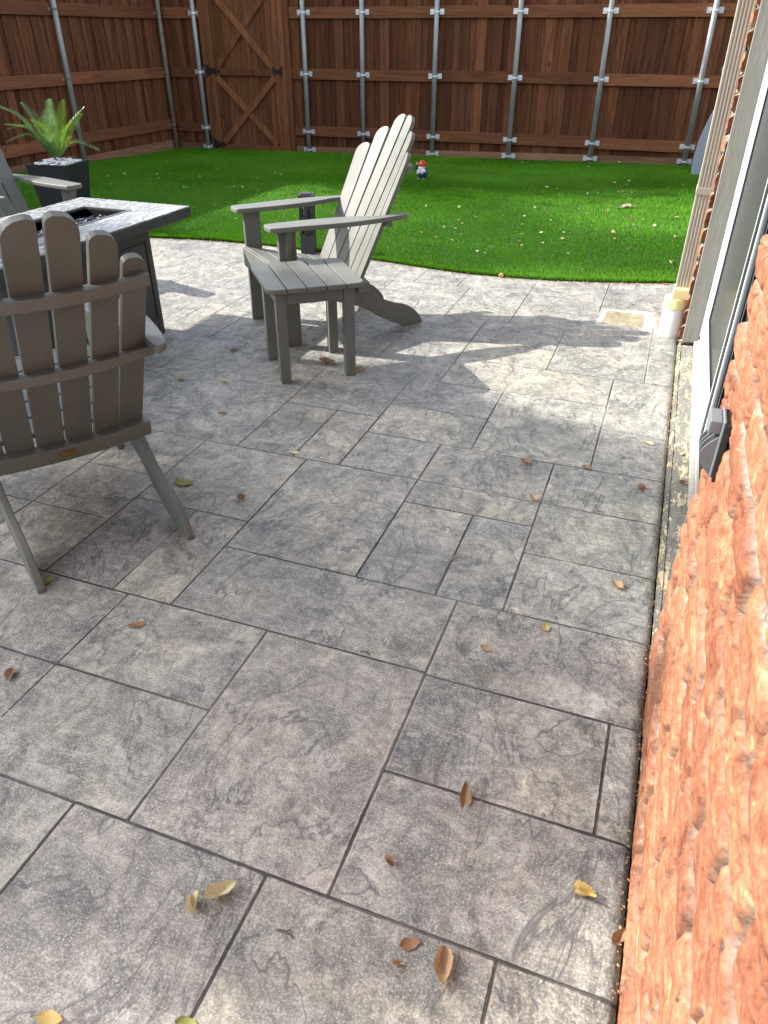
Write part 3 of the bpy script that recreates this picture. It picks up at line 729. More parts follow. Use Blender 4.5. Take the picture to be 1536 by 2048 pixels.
def make_chair():
    root = thing('adirondack_chair', '', 'chair', (0, 0, 0), 0, 'grey adirondack chairs round the fire table')
    P = M['poly']
    # rear leg boards (run from the front legs down to the back)
    prof = [(-.03,.40),(.10,.385),(.25,.35),(.39,.308),(.466,.277),(.52,.240),(.564,.207),(.61,.178),(.655,.158),(.70,.143),(.738,.134),(.785,.112),(.825,.080),(.852,.047),(.870,.015),(.868,0),(.745,0),(.70,.018),(.656,.038),(.60,.066),(.554,.091),(.51,.122),(.465,.150),(.387,.18),(.217,.235),(.092,.288),(-.03,.325)]
    for s in (-1, 1):
        k = MB(); k.prism(prof, s*.254-.013, s*.254+.013, 'uz'); k.build('rear_leg', P, root, .004)
        k = MB(); k.box(-.045, .055, s*.283-.0145, s*.283+.0145, 0, .638)
        k.build('front_leg', P, root, .005)
        k = MB(); y0, y1 = sorted((s*.2985, s*.343)); 
        k.prism([(s*.298, .637), (s*.345, .637), (s*.343, .60), (s*.30, .44), (s*.298, .44)], -.012, .014, 'wz'); k.build('arm_bracket', P, root, .003)
        pl = [(-.088,.222),(.06,.216),(.22,.222),(.37,.243),(.47,.272),(.53,.293),(.62,.293),(.705,.288),(.728,.300),(.722,.318),(.700,.338),(.62,.356),(.50,.373),(.38,.383),(.25,.380),(.12,.365),(.02,.356),(-.06,.350),(-.092,.338),(-.102,.318),(-.102,.245)]
        fine = [(v.x, v.y) for v in spline([(a, b, 0) for a, b in pl]+[(pl[0][0], pl[0][1], 0)], 3)[:-1]]
        k = MB(); n = len(fine); vs = [(u, s*w_, .6385+h+.012*(u > 9)) for h in (0, .026) for u, w_ in fine]
        vs = [(u, w_, z-.010*math.sin(max(0, min(1, (u+.1)/.8))*math.pi)*0+.0) for u, w_, z in vs]
        k.add(vs, [tuple(range(n))[::-1], tuple(range(n, 2*n))]+[(i, (i+1) % n, n+(i+1) % n, n+i) for i in range(n)])
        k.build('arm', P, root, .005)
    # seat
    for i in range(5):
        u0 = -.052+i*.0965; z0 = .425-.022*0-(u0+.052)*.225; k = MB(); u1 = u0+.089; z1 = z0-.089*.225
        wd = .268 if i else .2675
        k.prism([(u0, z0), (u1, z1), (u1+.004, z1+.020), (u0+.004, z0+.020)], -wd, wd, 'uz'); k.build('seat_slat', P, root, .005)
    k = MB(); k.prism([(-.070, .335), (-.050, .335), (-.0535, .4445), (-.072, .4445)], -.2675, .2675, 'uz'); k.build('seat_apron', P, root, .004)
    k = MB(); k.box(.02, .045, -.24, .24, .25, .32); k.build('front_stretcher', P, root, .004)
    # back slats follow a bowed fan
    for s in (-1, 1):
        for (wb, wt, zt, hw) in ((.0485, .055, 1.115, .0445), (.147, .166, 1.045, .0445), (.242, .266, .955, .0435)):
            nt_, nw = 26, 7; V = []; 
            for f in (0, 1):
                for i in range(nt_+1):
                    q = i/nt_; q = 1-(1-q)**1.6
                    z = .285+(zt-.285)*q; wc = wb+(wt-wb)*q
                    dtop = (zt-z)*1.12
                    ro, ri = .062, .020
                    o_ = ro-math.sqrt(max(0, ro*ro-max(0, ro-dtop)**2)); i_ = ri-math.sqrt(max(0, ri*ri-max(0, ri-dtop)**2))
                    wl, wr = wc-hw+i_, wc+hw-o_
                    if wt < .1 or True: pass
                    for j in range(nw):
                        w_ = wl+(wr-wl)*j/(nw-1)
                        # flat board tangent to the bow
                        uc = back_u(wc, z); du = (back_u(wc+.02, z)-back_u(wc-.02, z))/.04
                        u = uc+du*(w_-wc)-.020*(1-f)
                        V.append((u, s*w_, z-(0 if f else -.010)))
            idx = lambda f, i, j: f*(nt_+1)*nw+i*nw+j
            Fs = []
            for i in range(nt_):
                for j in range(nw-1):
                    Fs.append((idx(0,i,j), idx(0,i+1,j), idx(0,i+1,j+1), idx(0,i,j+1))); Fs.append((idx(1,i,j), idx(1,i,j+1), idx(1,i+1,j+1), idx(1,i+1,j)))
                Fs.append((idx(0,i,0), idx(1,i,0), idx(1,i+1,0), idx(0,i+1,0))); Fs.append((idx(0,i,nw-1), idx(0,i+1,nw-1), idx(1,i+1,nw-1), idx(1,i,nw-1)))
            for j in range(nw-1):
                Fs.append((idx(0,0,j), idx(0,0,j+1), idx(1,0,j+1), idx(1,0,j))); Fs.append((idx(0,nt_,j), idx(1,nt_,j), idx(1,nt_,j+1), idx(0,nt_,j+1)))
            k = MB(); k.add(V, Fs); k.build('back_slat', P, root, .003)
    for (z, h, dep, hw, nm) in ((.865, .036, .046, .300, 'back_rail'), (.600, .034, .042, .318, 'back_rail'), (.247, .058, .062, .300, 'seat_rail')):
        k = MB(); n = 24; V = []
        for i in range(n+1):
            w_ = -hw+2*hw*i/n; ui = back_u(w_, z+h/2)+.003; 
            do = dep*(1.0 if nm == 'seat_rail' else .9+.25*(1-abs(w_)/hw))
            dl = -.012 if nm == 'seat_rail' else 0
            V += [(ui-.02*(h > .05), w_, z), (ui+do+dl, w_, z), (ui+do, w_, z+h), (ui, w_, z+h)]
        Fs = [(0,1,2,3), (4*n+3, 4*n+2, 4*n+1, 4*n)]
        for i in range(n):
            for a in range(4): Fs.append((4*i+a, 4*i+(a+1) % 4, 4*(i+1)+(a+1) % 4, 4*(i+1)+a))
        k.add(V, Fs); rr = k.build(nm, P, root, .004)
        if nm == 'seat_rail':
            b = MB(); n2 = 20; c = Vector((back_u(-.0, z+h/2)+.003+dep, -.012, z+h*.55)); vs = [(c.x+.0005-.002*(math.sin(2*math.pi*t/n2)), c.y+.031*math.cos(2*math.pi*t/n2), c.z+.012*math.sin(2*math.pi*t/n2)+.003) for t in range(n2)]
            vs += [(x+.002, y, z_) for x, y, z_ in vs]
            b.add(vs, [tuple(range(n2)), tuple(range(n2, 2*n2))[::-1]]+[(i, (i+1) % n2, n2+(i+1) % n2, n2+i) for i in range(n2)]); b.build('maker_badge', M['brass'], rr)
    return root

def place_chair(o, Mx, My, ux, uy, label):
    # local +x is the backward direction u, local +y is the left side seen from behind
    a = math.atan2(uy, ux); o.location = (Mx, My, 0); o.rotation_euler = (0, 0, a); o['label'] = label
ch = make_chair()
place_chair(ch, -2.227, 2.021, .829, -.56, 'grey adirondack chair in the foreground seen from behind with small brass badge')
c2 = copy_tree(ch); place_chair(c2, -2.095, 3.80, .67, .74, 'grey adirondack chair with sunlit white back beside the small slatted side table')
c3 = copy_tree(ch); a_ = R(168); place_chair(c3, -3.88, 3.945, math.cos(a_), math.sin(a_), 'grey adirondack chair at the left edge between fire table and potted palm')

# ---- side table
def side_table():
    r = thing('side_table', 'small grey side table with five top slats and square legs', 'table', (-1.66, 3.37, 0), R(38.5)); P = M['poly']
    W, D, z = .245, .25, .472
    sw = 2*W/5
    for i in range(5):
        a = -W+i*sw+.003; b = a+sw-.006; c = .05
        def rc(x, y, first):
            return (x, y)
        if i == 0: pts = [(b, -D), (b, D), (a+c*.9, D)]+[(a+c*(1-math.sin(t*math.pi/10)), D-c*(1-math.cos(t*math.pi/10))) for t in range(1, 5)]+[(a, D-c), (a, -D+c)]+[(a+c*(1-math.cos(t*math.pi/10)), -D+c*(1-math.sin(t*math.pi/10))) for t in range(1, 5)]+[(a+c, -D)]
        elif i == 4: pts = [(a, D), (a, -D), (b-c, -D)]+[(b-c*(1-math.sin(t*math.pi/10)), -D+c*(1-math.cos(t*math.pi/10))) for t in range(1, 5)]+[(b, -D+c), (b, D-c)]+[(b-c*(1-math.cos(t*math.pi/10)), D-c*(1-math.sin(t*math.pi/10))) for t in range(1, 5)]+[(b-c, D)]
        else: pts = [(a, -D), (b, -D), (b, D), (a, D)]
        k = MB(); k.prism(pts, z, z+.024, 'uw'); k.build('top_slat', P, r, .004)
    for sx in (-1, 1):
        for sy in (-1, 1): k = MB(); k.box(sx*.172-.026, sx*.172+.026, sy*.172-.026, sy*.172+.026, 0, z-.0005); k.build('leg', P, r, .004)
    for s in (-1, 1):
        k = MB(); k.box(-.1455, .1455, s*.178-.012, s*.178+.012, z-.07, z-.001); k.build('apron', P, r, .003)
        k = MB(); k.box(s*.178-.012, s*.178+.012, -.1455, .1455, z-.07, z-.001); k.build('apron', P, r, .003)
side_table()

# ---- fire table
def fire_table():
    r = thing('fire_table', 'rectangular dark metal fire table with marble-look tiled top and glass chips', 'fire table', (-3.03, 3.1, 0)); Dm = M['darkmetal']
    X0, X1, Y0, Y1, z = -.39, .39, -.92, .785, .66
    ox0, ox1, oy0, oy1 = -.165, .135, -.62, .54
    k = MB()
    for a, b, c, d in ((X0, X1, Y0, oy0), (X0, X1, oy1, Y1), (X0, ox0, oy0+.001, oy1-.001), (ox1, X1, oy0+.001, oy1-.001)): k.box(a, b, c, d, z-.058, z-.008)
    k.build('top_frame', Dm, r, .002)
    k = MB(); e = .004
    for a, b, c, d in ((X0+e, X1-e, Y0+e, oy0-.018), (X0+e, X1-e, oy1+.018, Y1-e), (X0+e, ox0-.018, oy0-.017, oy1+.017), (ox1+.018, X1-e, oy0-.017, oy1+.017)): k.box(a, b, c, d, z-.0075, z)
    k.build('tile_top', M['marble'], r, .0015)
    k = MB()
    for a, b, c, d in ((ox0-.017, ox1+.017, oy0-.017, oy0), (ox0-.017, ox1+.017, oy1, oy1+.017), (ox0-.017, ox0, oy0+.0005, oy1-.0005), (ox1, ox1+.017, oy0+.0005, oy1-.0005)): k.box(a, b, c, d, z-.075, z+.003)
    k.box(ox0, ox1, oy0, oy1, z-.085, z-.076); k.build('burner_tray', simple('tray_steel', (.13,.135,.14), .4, .1, 20, metal=.5), r, .001)
    rs = random.Random(4); k = MB()
    for i in range(1500):
        x = rs.uniform(ox0+.012, ox1-.012); y = rs.uniform(oy0+.012, oy1-.012); h = z-.074+rs.uniform(.0, .026)+.018*math.exp(-((x+.015)/.09)**2)
        s = rs.uniform(.006, .0125); q = Matrix.Rotation(rs.uniform(0, 6.3), 3, Vector((rs.gauss(0,1), rs.gauss(0,1), rs.gauss(0,1))).normalized())
        pv = [q @ Vector(p)*s+Vector((x, y, h)) for p in ((1,0,0),(-.9,.2,0),(0,1.1,.1),(.1,-.9,0),(.1,.1,.8),(0,0,-.8))]
        k.add(pv, [(0,2,4),(2,1,4),(1,3,4),(3,0,4),(2,0,5),(1,2,5),(3,1,5),(0,3,5)])
    g = k.build('fire_glass', M['fireglass'], r); g['kind'] = 'stuff'
    bx0, bx1, by0, by1 = -.325, .325, -.60, .45
    k = MB(); k.box(bx0+.006, bx1-.006, by0+.006, by1-.006, .055, z-.059); k.build('base_body', Dm, r, .003)
    k = MB()
    for x in (bx0, bx1-.045):
        for y in (by0, by1-.045): l_ = MB(); l_.box(x, x+.045, y, y+.045, .0, z-.060); l_.build('leg', Dm, r, .003)
    k.box(bx1-.014, bx1-.001, by0+.046, by1-.046, .04, .10); k.box(bx1-.014, bx1-.001, by0+.046, by1-.046, z-.12, z-.061)
    k.box(bx0+.046, bx1-.046, by1-.014, by1-.001, .04, .10)
    k.build('skirt_rails', Dm, r, .002)
    k = MB(); k.box(bx1-.006, bx1+.001, by0+.06, by1-.062, .108, z-.13); k.build('side_panel', Dm, r, .002)
fire_table()

# ---- lantern
def lantern():
    rs = random.Random(8); L_ = simple('matte_black_metal', (.022,.022,.024), .45, .1)
    r = thing('garden_lantern', 'tall square black lantern with cut-out branch pattern on the lawn edge', 'lantern', (-2.715, 5.60, 0), R(18)); a = .058
    k = MB(); k.box(-a, a, -a, a, 0, .135); k.build('base', L_, r, .002)
    k = MB(); k.box(-a-.003, a+.003, -a-.003, a+.003, .432, .45); k.box(-.04, .04, -.04, .04, .4501, .458); k.build('lid', L_, r, .002)
    k = MB(); k.lathe([(.03, .136), (.03, .43)], (0,0,0), 16); k.build('candle_tube', L_, r, smooth=True)
    for f in range(4):
        k = MB(); rot = Matrix.Rotation(f*math.pi/2, 3, 'Z')
        def strip(p, q, wd):
            p = Vector(p); q = Vector(q); d = (q-p); n = Vector((0, -d[2], d[1])).normalized()*wd/2
            vs = [p+n, p-n, q-n, q+n]; vs2 = [v+Vector((-.003, 0, 0)) for v in vs]
            k.add([rot @ (Vector((a-.001, 0, 0))+v) for v in vs+vs2], [(0,1,2,3),(7,6,5,4),(0,4,5,1),(1,5,6,2),(2,6,7,3),(3,7,4,0)])
        for y in (-a+.006, a-.006): strip((0, y, .1355), (0, y, .4315), .011)
        k2 = None
        for i in range(15):
            y = -a+.010+i*.0072; z = .136; 
            while z < .425:
                y2 = max(-a+.01, min(a-.01, y+rs.uniform(-.018, .018))); z2 = min(.431, z+rs.uniform(.028, .06)); strip((0, y, z), (0, y2, z2), rs.uniform(.0035, .006)); y, z = y2, z2
        for i in range(30):
            y = rs.uniform(-a+.01, a-.012); z = rs.uniform(.15, .40); strip((0, y, z), (0, y+rs.choice((-1,1))*rs.uniform(.012,.02), z+rs.uniform(.008,.02)), .004)
        k.build('lattice_panel', L_, r)
lantern()

# ---- planter with sago palm
def planter():
    r = thing('planter', 'tapered square black planter filled with white pebbles', 'planter', (-5.19, 5.69, 0), R(11)); T, B, H = .195, .13, .55
    k = MB(); ri = T-.016
    k.add([(-B,-B,0),(B,-B,0),(B,B,0),(-B,B,0),(-T,-T,H),(T,-T,H),(T,T,H),(-T,T,H),(-ri,-ri,H),(ri,-ri,H),(ri,ri,H),(-ri,ri,H),(-ri+.01,-ri+.01,H-.05),(ri-.01,-ri+.01,H-.05),(ri-.01,ri-.01,H-.05),(-ri+.01,ri-.01,H-.05)],
          [(0,3,2,1)]+[(i,(i+1)%4,4+(i+1)%4,4+i) for i in range(4)]+[(4+i,4+(i+1)%4,8+(i+1)%4,8+i) for i in range(4)]+[(8+i,8+(i+1)%4,12+(i+1)%4,12+i) for i in range(4)]+[(12,13,14,15)])
    k.build('pot', M['planter'], r, .003)
    rs = random.Random(6); k = MB()
    for i in range(420):
        x, y = rs.uniform(-ri+.02, ri-.02), rs.uniform(-ri+.02, ri-.02); s = rs.uniform(.008, .016)
        k.ball((x, y, H-.034+rs.uniform(0, .036)+.028*math.exp(-(x*x+y*y)/.012)), s, s*rs.uniform(.6, 1), s*rs.uniform(.5, .8), 5)
    g = k.build('pebbles', M['pebble'], r, smooth=True); g['kind'] = 'stuff'
    p = thing('sago_palm', 'sago palm with arching feathery fronds growing in the black planter', 'plant', (-5.21, 5.71, .535))
    k = MB(); k.lathe([(.045, -.02), (.05, .0), (.040, .03), (.02, .05), (.004, .06)], (0,0,0), 12); k.build('trunk', M['bark'], p)
    base = Vector((-5.21, 5.71, .535))
    tips = [((-5.64,5.45,1.02),.12,1),((-5.47,5.45,.72),.13,1),((-5.45,6.0,.93),.1,1),((-5.40,5.95,.90),.09,1),((-5.33,5.9,1.02),.03,1),((-5.26,5.85,1.03),.03,1),((-4.86,5.55,1.05),-.02,1),((-4.66,5.5,.96),.02,1),((-4.80,5.80,.645),.11,1),((-5.58,5.6,.80),.14,1),((-5.15,5.45,.90),.08,1),((-4.95,5.9,.97),.05,1),((-5.50,5.75,1.00),.06,1),((-5.0,5.45,.74),.12,1),((-5.42,5.42,.86),.10,1)]
    for (tp, arch, _) in tips:
        tp = Vector(tp)-base; L_ = tp.length; hd = Vector((tp.x, tp.y, 0)).normalized() if Vector((tp.x, tp.y, 0)).length > .02 else Vector((1,0,0))
        mid = tp*.55+Vector((0, 0, arch))-hd*.02; cv = spline([(0,0,.01), tuple(tp*.22+Vector((0,0,arch*.7))), tuple(mid), tuple(tp)], 9)
        k = MB(); n = len(cv); k.tube(cv, [.0042*(1-.75*i/n) for i in range(n)], 6)
        st = k.build('frond', M['frond'], p, smooth=True)
        q = MB()
        nl = int(L_/.0115)
        for i in range(nl):
            t = .17+.83*i/nl; f = t*(n-1); a = int(min(f, n-2)); pos = cv[a].lerp(cv[a+1], f-a); d = (cv[a+1]-cv[a]).normalized()
            side = d.cross(Vector((0,0,1))).normalized(); nrm = side.cross(d).normalized()
            ll = .088*math.sin(math.pi*min(1, (t-.12)/.88*.93+.07))**.65*(.9+.2*rs.random())
            for s in (-1, 1):
                dirv = (side*s*.86+d*.50+nrm*.30+Vector((rs.gauss(0,.03), rs.gauss(0,.03), rs.gauss(0,.03)))).normalized()
                wv = d*.0021; e1 = pos+dirv*ll*.55+nrm*(.002); e2 = pos+dirv*ll-nrm*ll*.10
                q.add([pos-wv, pos+wv, e1+wv*.95, e1-wv*.95, e2], [(0,1,2,3),(3,2,4)])
        q.build('leaflets', M['frond'], st)
planter()

# ---- garden gnome
def gnome():
    S = 1.0; c = lambda n, col, ro=.35: simple(n, col, ro, .08, 60)
    blue, skin, white, red, yel, dark, shoe = c('gnome_blue', (.03,.05,.10)), c('gnome_skin', (.62,.36,.27)), c('gnome_beard', (.72,.74,.76)), c('gnome_red', (.50,.02,.03)), c('gnome_yellow', (.85,.60,.12)), c('gnome_grey', (.05,.06,.075)), c('gnome_shoe', (.38,.28,.24))
    r = thing('garden_gnome', 'small white-bearded gnome with red cowboy hat standing on the lawn', 'garden gnome', (-2.985, 9.50, .006+lawn_z(-2.985, 9.5)), R(-8))
    # front faces -y
    k = MB(); k.lathe([(.035,.012),(.055,.02),(.066,.05),(.066,.085),(.055,.115),(.035,.14),(.01,.15)], (0,0,0), 20, 1, .85); k.build('body', blue, r, smooth=True)
    for s in (-1, 1):
        k = MB(); k.tube([(s*.028, 0, .055), (s*.030, -.006, .018)], [.030, .026], 12); k.build('leg', dark, r, smooth=True)
        k = MB(); k.ball((s*.032, -.020, .012), .021, .032, .014); k.build('shoe', shoe, r, smooth=True)
    k = MB(); k.tube(spline([(-.048,0,.105), (-.075,-.005,.125), (-.070,-.012,.158)], 4), [.018]*5+[.016]*4, 10); k.build('arm', blue, r, smooth=True)
    k = MB(); k.ball((-.066,-.014,.176), .015, .012, .017); k.ball((-.054,-.02,.182), .006, .006, .010); k.build('hand', skin, r, smooth=True)
    k = MB(); k.tube(spline([(.050,0,.108), (.074,-.018,.088), (.040,-.060,.078)], 4), [.019]*9, 10); k.build('arm', blue, r, smooth=True)
    k = MB(); k.ball((.030,-.068,.082), .015, .012, .015); k.build('hand', skin, r, smooth=True)
    k = MB(); k.ball((0, -.005, .140), .042, .040, .036); k.build('head', skin, r, smooth=True)
    k = MB(); n = 14; V = []; 
    for i in range(7):
        t = i/6; wv = .062*math.sin(math.pi*(.30+.66*(1-t)))+.004; z = .148-.092*t
        for j in range(n):
            a = math.pi*j/(n-1); V.append((-wv*math.cos(a), -.020-(.040+.012*(1-t))*math.sin(a)*(1-.25*t), z+.008*math.cos(a*2)*(t > .9)))
    k.add(V, [(i*n+j, i*n+j+1, (i+1)*n+j+1, (i+1)*n+j) for i in range(6) for j in range(n-1)]+[tuple(range(n)), tuple(range(6*n, 7*n))[::-1]]); k.build('beard', white, r, smooth=True)
    k = MB(); 
    for s in (-1, 1): k.ball((s*.016, -.052, .142), .020, .012, .009)
    k.build('moustache', white, r, smooth=True)
    k = MB(); k.ball((0, -.052, .152), .011, .011, .010); k.build('nose', skin, r, smooth=True)
    h = MB(); V = []; n = 28
    for i, rr in enumerate((.036, .055, .076, .079)):
        for j in range(n):
            a = 2*math.pi*j/n; up = .020*(abs(math.cos(a))**2.2)*(rr/.078)**2; V.append((rr*math.cos(a), rr*math.sin(a)*.82, .162+up))
    b0 = len(V); V += [(x, y, z+.006) for x, y, z in V]
    Fs = []
    for i in range(3):
        for j in range(n):
            j2 = (j+1) % n; Fs += [(i*n+j, i*n+j2, (i+1)*n+j2, (i+1)*n+j), (b0+i*n+j, b0+(i+1)*n+j, b0+(i+1)*n+j2, b0+i*n+j2)]
    for j in range(n): j2 = (j+1) % n; Fs += [(3*n+j, 3*n+j2, b0+3*n+j2, b0+3*n+j), (j, b0+j, b0+j2, j2)]
    h.add(V, Fs); h.lathe([(.040,.160),(.042,.178),(.038,.198),(.034,.212),(.022,.218),(.010,.213),(.002,.212)], (0,0,0), 20, 1, .85); hh = h.build('hat', red, r, smooth=True)
    k = MB(); pts = []
    for i in range(10):
        a = math.pi/2+i*math.pi/5; rr = .017 if i % 2 == 0 else .0075; pts.append((-.008+rr*math.cos(a), .190+rr*math.sin(a)))
    V = [(x, y0-.0, z) for y0 in (-.040, -.032) for x, z in pts]
    k.add(V, [tuple(range(10)), tuple(range(10, 20))[::-1]]+[(i, (i+1) % 10, 10+(i+1) % 10, 10+i) for i in range(10)]); k.build('star_badge', yel, hh)
    k = MB(); k.ball((-.050, .02, .030), .028, .022, .026); k.build('sack', dark, r, smooth=True)
gnome()

# ---- grey curved shell standing past the downspout
def shell():
    g = simple('speckled_blue_grey_felt', (.25,.29,.33), .9, .35, 160); d = simple('dark_mesh_lining', (.035,.040,.047), .9, .3, 200)
    r = thing('garden_ornament', 'tall curved grey speckled shell with dark lining partly hidden behind the downspout', 'garden ornament', (.52, 10.96, -.01))
    outl = [(-.34, 0), (-.352, .10), (-.348, .25), (-.325, .42), (-.28, .60), (-.22, .78), (-.15, .93), (-.06, 1.04), (.03, 1.07)]
    c = spline([(a, 0, b) for a, b in outl], 4); V = []; n = len(c)
    for i, p in enumerate(c):
        wf = .10*(1-i/n)+.03
        for (dx, dy) in ((0, -.02), (0, .26), (wf*1.05, .26), (wf, -.02)): V.append((p.x+dx, p.y+dy, p.z))
    k = MB(); k.add(V, [(0,1,2,3), (4*n-1, 4*n-2, 4*n-3, 4*n-4)]+[(4*i+a, 4*i+(a+1) % 4, 4*(i+1)+(a+1) % 4, 4*(i+1)+a) for i in range(n-1) for a in range(4)]); k.build('shell', g, r, .006)
    V = [(p.x+.10*(1-i/n)+.032, .03, p.z) for i, p in enumerate(c)]+[(.32-.2*(i/n), .03, p.z) for i, p in enumerate(c)]
    V += [(x, .22, z) for x, y, z in V]; m_ = n
    Fs = [(i, i+1, m_+i+1, m_+i) for i in range(n-1)]+[(2*m_+i, 3*m_+i, 3*m_+i+1, 2*m_+i+1) for i in range(n-1)]+[(i, 2*m_+i, 2*m_+i+1, i+1) for i in range(n-1)]+[(m_+i, m_+i+1, 3*m_+i+1, 3*m_+i) for i in range(n-1)]
    k = MB(); k.add(V, Fs); k.build('lining', d, r)
    k = MB(); k.tube(spline([(-.10, .08, 1.00), (-.20, .05, 1.08), (-.235, .05, 1.18), (-.19, .05, 1.27), (-.10, .06, 1.33)], 5), .014, 10); k.build('handle', M['galv'], r, smooth=True)
    k = MB(); k.ball((-.15, .06, 1.32), .075, .06, .07); k.tube(spline([(-.17, .06, 1.25), (-.15, .06, 1.1), (-.06, .08, 1.0)], 4), [.06, .055, .055, .05, .05, .05, .05, .05, .05], 12); k.ball((-.06, .06, 1.36), .09, .06, .06); k.build('hood', simple('glossy_black_plastic', (.012,.012,.014), .2, .1), r, smooth=True)
shell()

# ---------------------------------------------------------------- fallen leaves
def leaf_mesh(seed, curl, fold, twist, asp=.46, teeth=0):
    rs = random.Random(seed); nu, nv = 13, 7; V = []; Fs = []
    for i in range(nu):
        t = i/(nu-1); x = (t-.5)
        hwid = asp*.5*math.sin(math.pi*t**.85)**.8+.004
        hwid *= 1+rs.uniform(-.10, .10)
        for j in range(nv):
            s = j/(nv-1)*2-1; y = s*hwid; a = twist*(t-.5)
            z = fold*abs(s)*hwid*1.6+curl*(x*x)*1.2+.05*math.sin(7*t+seed+2*s)*fold+rs.uniform(-.012, .012)+.03*math.sin(5.3*t*(1+.3*s)+seed*2.1)*(.4+abs(s))
            z += curl*.35*(s*s)*hwid
            yy = y*math.cos(a)-z*math.sin(a)*.8; zz = y*math.sin(a)*.9+z*math.cos(a); V.append((x*(1-.25*abs(curl)), yy, zz))
    for i in range(nu-1):
        for j in range(nv-1): Fs.append((i*nv+j, (i+1)*nv+j, (i+1)*nv+j+1, i*nv+j+1))
    zmin = min(v[2] for v in V); V = [(x, y, z-zmin+.012) for x, y, z in V]
    k = MB(); k.add(V, Fs); n0 = len(V)
    k.tube([(-.56, .02, .02), (-.52, .01, .03), (V[3][0]+.02, V[3][1], V[3][2])], .009, 5)
    me = bpy.data.meshes.new('fallen_leaf'); me.from_pydata(k.v, [], k.f); me.shade_smooth(); return me
KINDS = [(1, .2, .22, .3), (2, .55, .35, .7), (3, .8, .5, 1.3), (4, .3, .12, -.5), (5, 1.3, .9, 1.5), (6, .3, .5, .2)]
_leafm = {}
def leaf(k, mat):
    if (k, mat) not in _leafm:
        me = leaf_mesh(*KINDS[k], asp=(.46, .5, .42, .5, .6, .34)[k]); me.materials.append(M[mat]); _leafm[(k, mat)] = me
    return _leafm[(k, mat)]
def put_leaf(x, y, z, size, rz, k, mat, label, group, ry=0.0, rx=0.0):
    o = bpy.data.objects.new('fallen_leaf', leaf(k, mat)); COL.objects.link(o); o.location = (x, y, z); o.scale = (size,)*3; o.rotation_euler = (rx, ry, R(rz))
    tag(o, label, 'leaf', group)
